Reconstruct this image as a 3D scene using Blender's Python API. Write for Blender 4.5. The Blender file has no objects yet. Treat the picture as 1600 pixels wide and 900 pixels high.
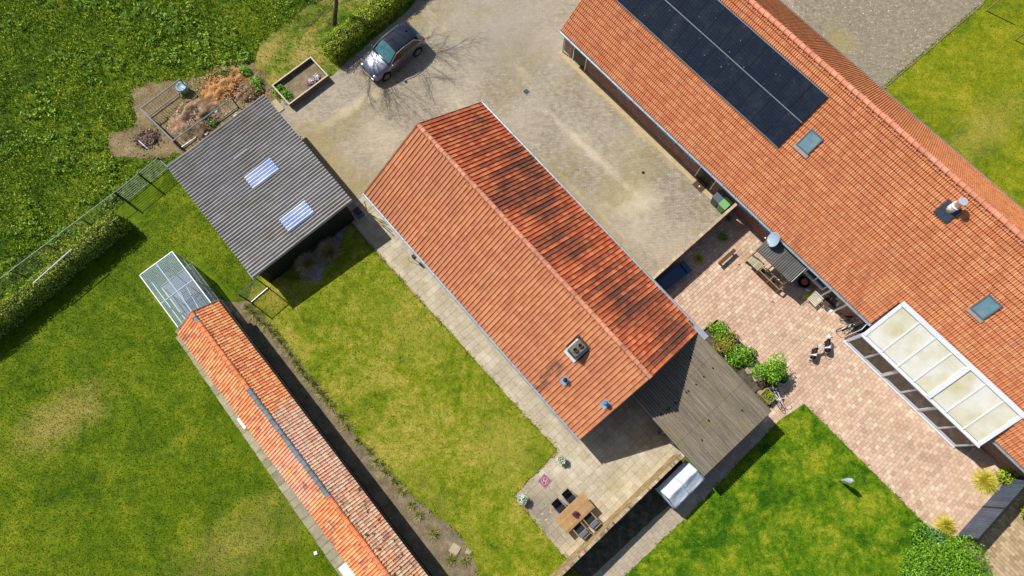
import bpy, bmesh, math, random
import numpy as np
from math import radians, sin, cos, pi, tan, atan2
from mathutils import Vector, Matrix

random.seed(7)
RNG = np.random.default_rng(7)
SC = bpy.context.scene
COL = SC.collection

# ------------------------------------------------------------------ camera
CAM_H = 39.0; FPX = 1067.0; TILT = radians(14.7)
cam = bpy.data.cameras.new('camera')
cam.sensor_width = 36.0; cam.lens = 36.0 * FPX / 1600.0
cam.clip_start = 0.5; cam.clip_end = 3000
camo = bpy.data.objects.new('camera', cam); COL.objects.link(camo)
camo.location = (0, 0, CAM_H); camo.rotation_euler = (TILT, 0, 0)
SC.camera = camo
# ------------------------------------------------------------------ world and sun
SUN_AZ = radians(143.0); SUN_EL = radians(50.0)          # where the sun stands (counter-clockwise from +X)
world = bpy.data.worlds.new('World'); SC.world = world; world.use_nodes = True
wn = world.node_tree.nodes; wl = world.node_tree.links
bg = wn['Background']; sky = wn.new('ShaderNodeTexSky'); sky.sky_type = 'NISHITA'; sky.sun_disc = False
sky.sun_elevation = SUN_EL; sky.sun_rotation = radians(90) - SUN_AZ
sky.air_density = 1.0; sky.dust_density = 1.0
wl.new(sky.outputs[0], bg.inputs[0]); bg.inputs[1].default_value = 0.09
sl = bpy.data.lights.new('sun', 'SUN'); sl.energy = 4.75; sl.angle = radians(0.55); sl.color = (1.0, 0.96, 0.90)
so = bpy.data.objects.new('sun', sl); COL.objects.link(so)
sd = Vector((cos(SUN_EL)*cos(SUN_AZ), cos(SUN_EL)*sin(SUN_AZ), sin(SUN_EL)))
so.rotation_euler = sd.to_track_quat('Z', 'Y').to_euler(); so.location = (0, 0, 60)
SC.view_settings.view_transform = 'Standard'; SC.view_settings.look = 'None'
SC.view_settings.exposure = 0.10; SC.view_settings.gamma = 1.0
SC.render.engine = 'CYCLES'

# ------------------------------------------------------------------ survey: image measurement -> place on the site
def g(px, py, z=0.0):
    x = (px-800)/FPX; y = (450-py)/FPX
    d = (x, y*cos(TILT)+sin(TILT), y*sin(TILT)-cos(TILT))
    t = (z-CAM_H)/d[2]
    return (d[0]*t, d[1]*t)
class Fr:
    "a ground frame turned by ang degrees"
    def __init__(s, ang): s.a = radians(ang)
    def w(s, u, v): return (u*cos(s.a)-v*sin(s.a), u*sin(s.a)+v*cos(s.a))
    def uv(s, px, py, z=0.0):
        x, y = g(px, py, z); return (x*cos(s.a)+y*sin(s.a), -x*sin(s.a)+y*cos(s.a))
F1 = Fr(-48.95); F2 = Fr(-47.93); FS = Fr(-50.0); FB = Fr(-49.7); FY = Fr(-48.0)

# ------------------------------------------------------------------ colours and materials
def lin(c):
    c /= 255.0
    return c/12.92 if c <= 0.04045 else ((c+0.055)/1.055)**2.4
def S(r, g_, b): return (lin(r), lin(g_), lin(b), 1.0)
def scl(c, k): return (c[0]*k, c[1]*k, c[2]*k, 1.0)

class NT:
    def __init__(s, name):
        s.m = bpy.data.materials.new(name); s.m.use_nodes = True
        s.t = s.m.node_tree; s.n = s.t.nodes; s.l = s.t.links
        s.p = s.n['Principled BSDF']
        s.geo = None; s._pos = {}
    def node(s, t, **k):
        x = s.n.new(t)
        for a, b in k.items(): setattr(x, a, b)
        return x
    def link(s, a, b): s.l.new(a, b)
    def pos(s, ang=0.0, stretch=(1, 1, 1), obj=False, off=(0, 0, 0)):
        k = (ang, stretch, obj, off)
        if k in s._pos: return s._pos[k]
        if obj: src = s.node('ShaderNodeTexCoord').outputs['Object']
        else:
            if s.geo is None: s.geo = s.node('ShaderNodeNewGeometry')
            src = s.geo.outputs['Position']
        a = s.node('ShaderNodeMapping'); a.inputs['Rotation'].default_value = (0, 0, radians(-ang))
        b = s.node('ShaderNodeMapping'); b.inputs['Scale'].default_value = stretch; b.inputs['Location'].default_value = off
        s.link(src, a.inputs[0]); s.link(a.outputs[0], b.inputs[0])
        s._pos[k] = b.outputs[0]; return b.outputs[0]
    def noise(s, scale, detail=3.0, rough=0.6, vec=None, dist=0.0):
        x = s.node('ShaderNodeTexNoise'); x.inputs['Scale'].default_value = scale
        x.inputs['Detail'].default_value = detail; x.inputs['Roughness'].default_value = rough
        x.inputs['Distortion'].default_value = dist
        s.link(vec if vec is not None else s.pos(), x.inputs['Vector']); return x.outputs[0]
    def rnd(s):
        if s.geo is None: s.geo = s.node('ShaderNodeNewGeometry')
        oi = s.node('ShaderNodeObjectInfo')
        a = s.node('ShaderNodeMath', operation='ADD'); s.link(s.geo.outputs['Random Per Island'], a.inputs[0]); s.link(oi.outputs['Random'], a.inputs[1])
        f = s.node('ShaderNodeMath', operation='FRACT'); s.link(a.outputs[0], f.inputs[0]); return f.outputs[0]
    def math(s, op, a, b=None, c=None):
        x = s.node('ShaderNodeMath', operation=op)
        for i, v in enumerate((a, b, c)):
            if v is None: continue
            if isinstance(v, (int, float)): x.inputs[i].default_value = v
            else: s.link(v, x.inputs[i])
        return x.outputs[0]
    def ramp(s, fac, stops):
        r = s.node('ShaderNodeValToRGB'); e = r.color_ramp.elements
        while len(e) < len(stops): e.new(0.5)
        for i, (p, c) in enumerate(stops): e[i].position = p; e[i].color = c
        s.link(fac, r.inputs[0]); return r.outputs[0]
    def rng(s, v, lo, hi, a=0.0, b=1.0):
        x = s.node('ShaderNodeMapRange'); s.link(v, x.inputs[0])
        for i, q in zip((1, 2, 3, 4), (lo, hi, a, b)): x.inputs[i].default_value = q
        return x.outputs[0]
    def mix(s, fac, a, b, mode='MIX'):
        x = s.node('ShaderNodeMix', data_type='RGBA', blend_type=mode)
        if isinstance(fac, (int, float)): x.inputs[0].default_value = fac
        else: s.link(fac, x.inputs[0])
        for i, v in ((6, a), (7, b)):
            if isinstance(v, tuple): x.inputs[i].default_value = v
            else: s.link(v, x.inputs[i])
        return x.outputs[2]
    def vary(s, col, fac, lo, hi):
        "multiply colour by a value between lo and hi"
        v = s.rng(fac, 0, 1, lo, hi)
        h = s.node('ShaderNodeHueSaturation'); s.link(v, h.inputs['Value']); s.link(col, h.inputs['Color']); return h.outputs[0]
    def bump(s, h, strength=0.3, dist=0.02):
        b = s.node('ShaderNodeBump'); b.inputs['Strength'].default_value = strength; b.inputs['Distance'].default_value = dist
        s.link(h, b.inputs['Height']); s.link(b.outputs[0], s.p.inputs['Normal']); return b
    def fin(s, col, rough=0.8, metal=0.0, spec=0.3):
        if isinstance(col, tuple): s.p.inputs['Base Color'].default_value = col
        else: s.link(col, s.p.inputs['Base Color'])
        s.p.inputs['Roughness'].default_value = rough; s.p.inputs['Metallic'].default_value = metal
        s.p.inputs['Specular IOR Level'].default_value = spec
        return s.m

def plain(name, col, rough=0.6, metal=0.0, var=0.18, scale=6.0, spec=0.4, obj=False, dirt=None, bump=0.15):
    s = NT(name); n = s.noise(scale, 4.0, 0.65)
    c = s.ramp(n, [(0.25, scl(col, 1-var)), (0.75, scl(col, 1+var))])
    if dirt: c = s.mix(s.rng(s.noise(scale*0.45, 5.0, 0.7), 0.52, 0.72), c, dirt)
    if obj: c = s.vary(c, s.rnd(), 0.8, 1.15)
    if bump: s.bump(s.noise(scale*7, 3.0), bump, 0.01)
    return s.fin(c, rough, metal, spec)

def grass_mat(name, dark, mid, yel, bias=0.0, dry=None, drycol=None, fine=26.0, con=1.0):
    s = NT(name)
    a = s.noise(0.33, 6.0, 0.66, dist=0.5); b = s.noise(2.1, 6.0, 0.72, vec=s.pos(0, (1, 1, 1), False, (9, 4, 0))); f = s.noise(fine, 3.0, 0.8); f2 = s.noise(8.0, 4.0, 0.75)
    v = s.math('ADD', s.math('MULTIPLY', a, 0.9), s.math('MULTIPLY', b, 0.75)); v = s.math('ADD', v, bias-0.325)
    c = s.ramp(v, [(0.51-0.15/con, dark), (0.51, mid), (0.51+0.17/con, yel)])
    c = s.vary(c, s.rng(f2, 0.3, 0.7), 0.72, 1.26)
    c = s.vary(c, s.rng(f, 0.3, 0.7), 0.66, 1.34)
    if dry:
        for (x, y, rx, ry, ang, k) in dry:
            p = s.node('ShaderNodeVectorMath', operation='DISTANCE')
            mp = s.pos(ang, (1.0/rx, 1.0/ry, 0.0))
            ca, sa = cos(radians(-ang)), sin(radians(-ang))
            s.link(mp, p.inputs[0]); p.inputs[1].default_value = ((x*ca-y*sa)/rx, (x*sa+y*ca)/ry, 0)
            d = s.math('ADD', p.outputs['Value'], s.math('MULTIPLY', s.math('SUBTRACT', s.noise(0.9, 6.0, 0.75), 0.5), 2.6))
            c = s.mix(s.rng(d, 1.15, 0.15, 0, k), c, drycol or S(172, 150, 84))
    s.bump(s.math('ADD', f, b), 0.5, 0.05)
    return s.fin(c, 0.85, 0, 0.15)

def blade_mat(name, stops, spec=0.25, lo=0.75, hi=1.3, rough=0.55, ns=0.7, trans=0.0):
    s = NT(name); c = s.ramp(s.math('ADD', s.math('MULTIPLY', s.noise(ns, 4.0, 0.65), 0.75), s.math('MULTIPLY', s.rnd(), 0.3)), stops)
    c = s.vary(c, s.rnd(), lo, hi); s.fin(c, rough, 0, spec)
    return s.m

def tile_mat(name, kind):
    s = NT(name); r = s.rnd()
    if kind == 'barn2': st = [(0.0, S(202, 124, 82)), (0.3, S(212, 136, 90)), (0.55, S(219, 146, 97)), (0.8, S(220, 152, 108)), (1.0, S(204, 126, 84))]
    elif kind == 'bird': st = [(0.0, S(222, 128, 82)), (0.3, S(236, 162, 104)), (0.6, S(240, 178, 122)), (0.85, S(230, 144, 94)), (1.0, S(208, 122, 96))]
    else: st = [(0.0, S(190, 118, 80)), (0.4, S(200, 130, 88)), (0.75, S(210, 142, 98)), (1.0, S(196, 122, 82))]
    c = s.ramp(r, st)
    ang = {'barn2': -47.93, 'bird': -49.7, 'barn1': -48.95}[kind]
    if kind == 'barn1':
        # the north-east slope is of a redder clay and carries dark moss streaks that run down the slope
        P = s.pos(ang); sep = s.node('ShaderNodeSeparateXYZ'); s.link(P, sep.inputs[0])
        ne = s.math('GREATER_THAN', sep.outputs[1], 8.03)
        red = s.ramp(r, [(0.0, S(180, 88, 56)), (0.5, S(202, 108, 68)), (0.85, S(220, 134, 86)), (1.0, S(184, 92, 64))])
        c = s.mix(ne, c, red)
        col_id = s.math('FLOOR', s.math('DIVIDE', sep.outputs[0], 0.2513))
        wn_ = s.node('ShaderNodeTexWhiteNoise', noise_dimensions='1D'); s.link(col_id, wn_.inputs['W'])
        band = s.math('MULTIPLY', s.rng(sep.outputs[1], 8.6, 9.8), s.rng(sep.outputs[1], 12.5, 11.6))
        blot = s.noise(0.55, 5.0, 0.6, vec=s.pos(ang, (1.0, 0.38, 1.0)))
        v = s.math('ADD', s.math('ADD', blot, s.math('MULTIPLY', s.math('SUBTRACT', wn_.outputs['Value'], 0.5), 0.26)), s.math('MULTIPLY', band, 0.15))
        v = s.math('ADD', v, s.math('MULTIPLY', s.math('SUBTRACT', s.noise(5, 3.0, 0.7), 0.5), 0.34))
        f = s.math('MULTIPLY', s.rng(v, 0.50, 0.78, 0, 0.90), ne)
        c = s.mix(f, c, S(86, 60, 52))
        # paler, rosy bloom on the south-west slope and dark tiles below the chimney
        sw = s.math('SUBTRACT', 1.0, ne)
        c = s.mix(s.math('MULTIPLY', s.rng(s.noise(0.5, 4.0, 0.6, vec=s.pos(ang, (1, 0.3, 1))), 0.45, 0.7, 0, 0.6), sw), c, S(178, 112, 86))
        c = s.mix(s.math('MULTIPLY', s.rng(s.noise(1.6, 6.0, 0.75, vec=s.pos(ang, (1.6, 0.35, 1), False, (4, 1, 0))), 0.56, 0.74, 0, 0.55), sw), c, S(130, 82, 64))
        ch = s.math('MULTIPLY', s.math('MULTIPLY', s.rng(sep.outputs[0], -2.75, -2.55), s.rng(sep.outputs[0], -1.75, -1.95)), s.rng(sep.outputs[1], 5.5, 5.3))
        c = s.mix(s.math('MULTIPLY', ch, s.rng(s.noise(2.5), 0.35, 0.6, 0, 0.75)), c, S(112, 78, 62))
    if kind == 'bird':
        P = s.pos(ang); sep = s.node('ShaderNodeSeparateXYZ'); s.link(P, sep.inputs[0])
        far = s.math('MULTIPLY', s.rng(sep.outputs[0], -10.6, -10.1), s.math('GREATER_THAN', sep.outputs[1], -7.93))
        pale = s.ramp(r, [(0.0, S(180, 146, 122)), (0.35, S(212, 180, 150)), (0.7, S(226, 194, 162)), (1.0, S(214, 144, 110))])
        c = s.mix(s.math('MULTIPLY', far, s.rng(s.noise(0.8, 4.0), 0.3, 0.45, 0.35, 0.9)), c, pale)
        pk = s.math('MULTIPLY', s.rng(sep.outputs[0], -10.3, -9.3), s.rng(sep.outputs[0], -4.6, -6.0))
        c = s.mix(s.math('MULTIPLY', pk, s.rng(s.noise(0.9, 4.0, 0.6, vec=s.pos(ang, (1, 1, 1), False, (3, 3, 3))), 0.40, 0.6, 0, 0.6)), c, S(228, 178, 160))
        c = s.mix(s.math('MULTIPLY', s.math('MULTIPLY', far, s.rng(sep.outputs[0], -6.5, -4.0)), s.rng(s.noise(3.2, 4.0, 0.65), 0.58, 0.64)), c, S(84, 60, 42))
        c = s.mix(s.rng(s.noise(1.1, 3.0, 0.6, vec=s.pos(0, (1, 1, 1), False, (31, 7, 0))), 0.62, 0.68, 0, 0.7), c, S(150, 104, 96))
    if kind == 'barn2':
        c = s.mix(s.rng(s.noise(0.35, 4.0, 0.6), 0.4, 0.7, 0, 0.4), c, S(196, 120, 84)); c = s.mix(s.rng(s.noise(1.1, 6.0, 0.75, vec=s.pos(-47.93, (1.2, 0.35, 1), False, (2, 8, 0))), 0.54, 0.74, 0, 0.5), c, S(150, 100, 74))
        P = s.pos(ang); sep = s.node('ShaderNodeSeparateXYZ'); s.link(P, sep.inputs[0])
        ne = s.math('GREATER_THAN', sep.outputs[1], 25.48)
        c = s.mix(s.math('MULTIPLY', ne, 0.75), c, s.ramp(r, [(0.0, S(164, 98, 60)), (0.6, S(206, 130, 82)), (1.0, S(188, 114, 70))]))
    n = s.noise(7.0, 5.0, 0.75); c = s.vary(c, s.rng(n, 0.3, 0.7), 0.78, 1.04)
    sp = s.noise(22.0, 2.0, 0.5); c = s.mix(s.rng(sp, 0.64, 0.72, 0, 0.5), c, S(96, 70, 56)); c = s.mix(s.rng(s.noise(3.4, 5.0, 0.75, vec=s.pos(0, (1, 1, 1), False, (13, 2, 0))), 0.60, 0.72, 0, 0.45), c, S(150, 116, 92))
    s.bump(s.noise(30, 3.0), 0.25, 0.008)
    return s.fin(c, 0.78, 0, 0.25)

def paver_mat(name, stops, spots=0.4, moss=None, mscale=0.5, dark=None):
    s = NT(name); c = s.ramp(s.rnd(), stops)
    c = s.vary(c, s.rng(s.noise(0.45, 5.0, 0.6), 0.3, 0.7), 0.88, 1.10)
    c = s.vary(c, s.rng(s.noise(9, 5.0, 0.75), 0.3, 0.7), 0.86, 1.12)
    if dark: c = s.mix(s.rng(s.noise(0.7, 6.0, 0.75, vec=s.pos(0, (1, 1, 1), False, (21, 9, 0))), 0.48, 0.66, 0, 0.75), c, S(206, 197, 174)); c = s.mix(s.rng(s.noise(2.4, 5.0, 0.75), 0.55, 0.7, 0, 0.45), c, S(142, 132, 108))
    if moss: c = s.mix(s.rng(s.noise(mscale, 6.0, 0.7, vec=s.pos(0, (1, 1, 1), False, (5, 5, 0))), 0.5, 0.66, 0, spots), c, moss)
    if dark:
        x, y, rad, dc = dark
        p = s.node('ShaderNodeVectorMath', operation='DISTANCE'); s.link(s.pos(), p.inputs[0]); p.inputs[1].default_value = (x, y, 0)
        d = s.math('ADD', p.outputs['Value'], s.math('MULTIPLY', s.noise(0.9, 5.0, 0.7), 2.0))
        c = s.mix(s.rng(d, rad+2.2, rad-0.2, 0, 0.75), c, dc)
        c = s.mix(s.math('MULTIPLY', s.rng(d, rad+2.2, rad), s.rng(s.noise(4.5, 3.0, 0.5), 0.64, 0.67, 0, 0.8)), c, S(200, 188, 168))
    s.bump(s.noise(40, 4.0), 0.3, 0.008)
    return s.fin(c, 0.9, 0, 0.2)

def brickwork_mat(name, c1, c2, mortar, sc=1.0, ang=0.0, vertical=True, bw=0.22, bh=0.062):
    s = NT(name)
    tc = s.node('ShaderNodeTexCoord').outputs['Object'] if vertical else s.pos(ang)
    sep = s.node('ShaderNodeSeparateXYZ'); s.link(tc, sep.inputs[0])
    cb = s.node('ShaderNodeCombineXYZ')
    if vertical:
        s.link(s.math('ADD', sep.outputs[0], sep.outputs[1]), cb.inputs[0]); s.link(sep.outputs[2], cb.inputs[1])
    else:
        s.link(sep.outputs[0], cb.inputs[0]); s.link(sep.outputs[1], cb.inputs[1])
    b = s.node('ShaderNodeTexBrick'); s.link(cb.outputs[0], b.inputs['Vector'])
    b.inputs['Color1'].default_value = c1; b.inputs['Color2'].default_value = c2; b.inputs['Mortar'].default_value = mortar
    b.inputs['Scale'].default_value = 1.0; b.inputs['Brick Width'].default_value = bw; b.inputs['Row Height'].default_value = bh
    b.inputs['Mortar Size'].default_value = bh*0.1; b.inputs['Bias'].default_value = 0.0
    c = s.vary(b.outputs['Color'], s.rng(s.noise(3.0, 5.0), 0.3, 0.7), 0.75, 1.2)
    bp = s.bump(b.outputs['Fac'], 0.5, 0.01); bp.invert = True
    return s, c

def corr_mat(name, stops, moss, k=0.5, ang=-50.0, st=(6, 0.5, 1)):
    s = NT(name)
    c = s.ramp(s.noise(1.2, 6.0, 0.7, vec=s.pos(ang, st)), stops)
    c = s.vary(c, s.rnd(), 0.95, 1.05)
    c = s.mix(s.rng(s.noise(0.6, 6.0, 0.75), 0.48, 0.66, 0, k), c, moss)
    c = s.mix(s.rng(s.noise(11.0, 3.0, 0.6), 0.63, 0.72, 0, 0.5), c, S(190, 186, 176))
    s.bump(s.noise(30, 4.0), 0.3, 0.008)
    return s.fin(c, 0.85, 0, 0.25)

def glass_mat(name, tint, mixf=0.5, rough=0.05):
    s = NT(name)
    out = s.n['Material Output']; s.n.remove(s.p)
    tr = s.node('ShaderNodeBsdfTransparent'); tr.inputs[0].default_value = tint
    gl = s.node('ShaderNodeBsdfGlossy'); gl.inputs['Roughness'].default_value = rough; gl.inputs['Color'].default_value = (0.9, 0.95, 1, 1)
    fr = s.node('ShaderNodeFresnel'); fr.inputs[0].default_value = 1.5
    f = s.math('ADD', fr.outputs[0], mixf*0.25)
    mx = s.node('ShaderNodeMixShader'); s.link(f, mx.inputs[0]); s.link(tr.outputs[0], mx.inputs[1]); s.link(gl.outputs[0], mx.inputs[2])
    s.link(mx.outputs[0], out.inputs[0]); return s.m

def haze_sheet_mat(name, col, opac=0.5, dirt=None, dk=0.6, sc=1.2, rough=0.25):
    "translucent plastic sheet"
    s = NT(name); out = s.n['Material Output']
    c = s.ramp(s.noise(sc*3, 4.0), [(0.3, scl(col, 0.94)), (0.7, scl(col, 1.04))])
    if dirt: c = s.mix(s.rng(s.noise(sc, 6.0, 0.7), 0.42, 0.72, 0, dk), c, dirt)
    s.fin(c, rough, 0, 0.5)
    tr = s.node('ShaderNodeBsdfTransparent'); tr.inputs[0].default_value = (0.85, 0.9, 0.95, 1)
    if opac > 0.8:
        tl = s.node('ShaderNodeBsdfTranslucent'); tl.inputs[0].default_value = (0.9, 0.88, 0.75, 1); m2 = s.node('ShaderNodeMixShader'); m2.inputs[0].default_value = 0.2
        s.link(s.p.outputs[0], m2.inputs[1]); s.link(tl.outputs[0], m2.inputs[2]); src = m2.outputs[0]
    else: src = s.p.outputs[0]
    mx = s.node('ShaderNodeMixShader'); mx.inputs[0].default_value = opac
    s.link(tr.outputs[0], mx.inputs[1]); s.link(src, mx.inputs[2]); s.link(mx.outputs[0], out.inputs[0]); return s.m

# ------------------------------------------------------------------ mesh builder
class MB:
    def __init__(s, M=None): s.v = []; s.f = []; s.M = M or Matrix.Identity(4)
    def pt(s, p): s.v.append(tuple(s.M @ Vector(p))); return len(s.v)-1
    def add(s, vs, fs):
        o = len(s.v)
        for p in vs: s.v.append(tuple(s.M @ Vector(p)))
        for f in fs: s.f.append([o+i for i in f])
        return s
    def box(s, x0, x1, y0, y1, z0, z1):
        return s.add([(x0,y0,z0),(x1,y0,z0),(x1,y1,z0),(x0,y1,z0),(x0,y0,z1),(x1,y0,z1),(x1,y1,z1),(x0,y1,z1)],
                     [(0,3,2,1),(4,5,6,7),(0,1,5,4),(1,2,6,5),(2,3,7,6),(3,0,4,7)])
    def prism(s, poly, z0, z1):
        n = len(poly)
        return s.add([(x,y,z0) for x,y in poly]+[(x,y,z1) for x,y in poly],
                     [list(range(n))[::-1], list(range(n,2*n))]+[(i,(i+1)%n,n+(i+1)%n,n+i) for i in range(n)])
    def prism_x(s, poly, x0, x1):
        n = len(poly)
        return s.add([(x0,y,z) for y,z in poly]+[(x1,y,z) for y,z in poly],
                     [list(range(n))[::-1], list(range(n,2*n))]+[(i,(i+1)%n,n+(i+1)%n,n+i) for i in range(n)])
    def tube(s, p0, p1, r0, r1=None, n=6, cap=True):
        r1 = r0 if r1 is None else r1
        a = Vector(p0); b = Vector(p1); d = (b-a)
        if d.length < 1e-6: return s
        d.normalize(); x = d.orthogonal().normalized(); y = d.cross(x)
        vs = [a+x*(r0*cos(2*pi*i/n))+y*(r0*sin(2*pi*i/n)) for i in range(n)]+[b+x*(r1*cos(2*pi*i/n))+y*(r1*sin(2*pi*i/n)) for i in range(n)]
        fs = [(i,(i+1)%n,n+(i+1)%n,n+i) for i in range(n)]
        if cap: fs += [list(range(n))[::-1], list(range(n,2*n))]
        return s.add(vs, fs)
    def bar(s, p0, p1, w, h):
        "rectangular bar"
        a = Vector(p0); b = Vector(p1); d = (b-a).normalized()
        up = Vector((0,0,1)) if abs(d.z) < 0.95 else Vector((1,0,0))
        x = d.cross(up).normalized(); y = x.cross(d)
        vs = []
        for q in (a, b):
            for i, j in ((-1,-1),(1,-1),(1,1),(-1,1)): vs.append(q+x*(w/2*i)+y*(h/2*j))
        return s.add(vs, [(0,3,2,1),(4,5,6,7),(0,1,5,4),(1,2,6,5),(2,3,7,6),(3,0,4,7)])
    def lathe(s, prof, c=(0,0,0), n=12):
        vs = []; fs = []
        for (r, z) in prof:
            for i in range(n): vs.append((c[0]+r*cos(2*pi*i/n), c[1]+r*sin(2*pi*i/n), c[2]+z))
        for k in range(len(prof)-1):
            for i in range(n): fs.append((k*n+i, k*n+(i+1)%n, (k+1)*n+(i+1)%n, (k+1)*n+i))
        fs.append(list(range(n))[::-1]); m = (len(prof)-1)*n; fs.append(list(range(m, m+n)))
        return s.add(vs, fs)
    def ell(s, c, r, n=10, m=6):
        prof = [(max(0.02, cos(pi*(k/m-0.5))), sin(pi*(k/m-0.5))) for k in range(m+1)]
        vs = []; fs = []
        for (a, z) in prof:
            for i in range(n): vs.append((c[0]+r[0]*a*cos(2*pi*i/n), c[1]+r[1]*a*sin(2*pi*i/n), c[2]+r[2]*z))
        for k in range(m):
            for i in range(n): fs.append((k*n+i, k*n+(i+1)%n, (k+1)*n+(i+1)%n, (k+1)*n+i))
        return s.add(vs, fs)
    def mesh(s, name, mat=None, smooth=False):
        m = bpy.data.meshes.new(name); m.from_pydata(s.v, [], s.f)
        if mat: m.materials.append(mat)
        if smooth: m.polygons.foreach_set('use_smooth', [True]*len(m.polygons))
        m.update(); return m
    def build(s, name, mat, parent=None, smooth=False, loc=None, rot=None, bevel=0, label=None, kind=None):
        o = link(name, s.mesh(name, mat, smooth), parent, loc, rot)
        if bevel:
            b = o.modifiers.new('bevel', 'BEVEL'); b.width = bevel; b.segments = 2; b.limit_method = 'ANGLE'; b.angle_limit = radians(40)
        if label: o['label'] = label
        if kind: o['kind'] = kind
        return o

def link(name, data, parent=None, loc=None, rot=None):
    o = bpy.data.objects.new(name, data); COL.objects.link(o)
    if parent: o.parent = parent
    if loc is not None: o.location = loc
    if rot is not None: o.rotation_euler = rot
    return o
def thing(name, label, cat, loc=(0,0,0), rotz=0.0, group=None):
    o = link(name, None, None, loc, (0,0,rotz)); o.empty_display_size = 0.3
    return tag(o, label, cat, group)
def tag(o, label, cat, group=None):
    o['label'] = label; o['category'] = cat
    if group: o['group'] = group
    return o
def struct(o): o['kind'] = 'structure'; return o
def dup(root, loc, rotz, label=None):
    r = root.copy(); COL.objects.link(r); r.location = loc; r.rotation_euler = (0,0,rotz)
    if label: r['label'] = label
    for ch in list(root.children):
        c = ch.copy(); COL.objects.link(c); c.parent = r
        for gch in list(ch.children):
            d = gch.copy(); COL.objects.link(d); d.parent = c
    return r
def np_mesh(name, V, F, mat):
    m = bpy.data.meshes.new(name); nv = len(V); nf, k = F.shape
    m.vertices.add(nv); m.vertices.foreach_set('co', np.ascontiguousarray(V, dtype=np.float32).ravel())
    m.loops.add(nf*k); m.loops.foreach_set('vertex_index', np.ascontiguousarray(F, dtype=np.int32).ravel())
    m.polygons.add(nf); m.polygons.foreach_set('loop_start', np.arange(0, nf*k, k, dtype=np.int32))
    m.materials.append(mat); m.update(calc_edges=True); m.polygons.foreach_set('use_smooth', [False]*nf); return m
def leaf_mesh(name, C, size, mat, up=0.3, aspect=0.5, cup=0.0, dirs=None):
    "rhombic leaves at centres C; up biases the leaf normal to the sky"
    n = len(C); N = RNG.normal(size=(n,3)); N /= np.linalg.norm(N, axis=1)[:,None]
    if dirs is not None: N = N*0.7+dirs
    N[:,2] += up; N /= np.linalg.norm(N, axis=1)[:,None]
    A = RNG.normal(size=(n,3)); A -= (A*N).sum(1)[:,None]*N; A /= np.linalg.norm(A, axis=1)[:,None]
    B = np.cross(N, A); s = (size*(0.6+0.8*RNG.random(n)))[:,None]
    V = np.stack([C-A*s*0.5, C+B*s*0.5*aspect, C+A*s*0.5, C-B*s*0.5*aspect], 1).reshape(-1,3)
    F = np.arange(4*n).reshape(n,4); return np_mesh(name, V, F, mat)
def blade_mesh(name, C, h, w, mat, lean=0.6):
    n = len(C); a = RNG.random(n)*2*pi; L = np.stack([np.cos(a), np.sin(a), np.zeros(n)], 1)
    b = RNG.random(n)*2*pi; W = np.stack([np.cos(b), np.sin(b), np.zeros(n)], 1)
    hh = (h*(0.5+RNG.random(n)))[:,None]; ww = (w*(0.6+0.8*RNG.random(n)))[:,None]; ll = hh*lean*(0.3+RNG.random(n))[:,None]
    T = C+L*ll; T[:,2] += hh[:,0]
    V = np.stack([C-W*ww/2, C+W*ww/2, T], 1).reshape(-1,3); return np_mesh(name, V, np.arange(3*n).reshape(n,3), mat)
def inpoly(X, Y, poly):
    r = np.zeros(len(X), bool); n = len(poly)
    for i in range(n):
        x0, y0 = poly[i]; x1, y1 = poly[(i+1)%n]
        if y0 == y1: continue
        c = ((y0 > Y) != (y1 > Y)) & (X < (x1-x0)*(Y-y0)/(y1-y0)+x0); r ^= c
    return r
def scatter(poly, n, excl=()):
    xs = [p[0] for p in poly]; ys = [p[1] for p in poly]; X = RNG.uniform(min(xs), max(xs), n); Y = RNG.uniform(min(ys), max(ys), n)
    k = inpoly(X, Y, poly)
    for e in excl: k &= ~inpoly(X, Y, e)
    return X[k], Y[k]
def vnoise(X, Y, sc, seed=0):
    "cheap smooth noise for scattering"
    r = np.random.default_rng(seed); v = np.zeros(len(X))
    for i in range(7):
        a = r.random()*2*pi; k = sc*(0.6+r.random()*1.6); v += np.sin((X*cos(a)+Y*sin(a))*k+r.random()*6.28)
    return v/3.5
def wpoly(px): return [g(*p) for p in px]
def jag(poly, amp, step=0.4):
    out = []; n = len(poly)
    for i in range(n):
        a = poly[i]; b = poly[(i+1)%n]; L = math.hypot(b[0]-a[0], b[1]-a[1]); k = max(1, min(400, int(L/step)))
        for j in range(k):
            t = j/k; q = amp if j else 0
            out.append((a[0]+(b[0]-a[0])*t+random.uniform(-q, q), a[1]+(b[1]-a[1])*t+random.uniform(-q, q)))
    return out
def sheet(name, poly, z, mat, amp=0.0, step=0.4):
    p = jag(poly, amp, step) if amp else poly
    if sum(p[i][0]*p[(i+1)%len(p)][1]-p[(i+1)%len(p)][0]*p[i][1] for i in range(len(p))) < 0: p = p[::-1]
    m = bpy.data.meshes.new(name); m.from_pydata([(x,y,z) for x,y in p], [], [list(range(len(p)))]); m.materials.append(mat)
    return struct(link(name, m))

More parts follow.
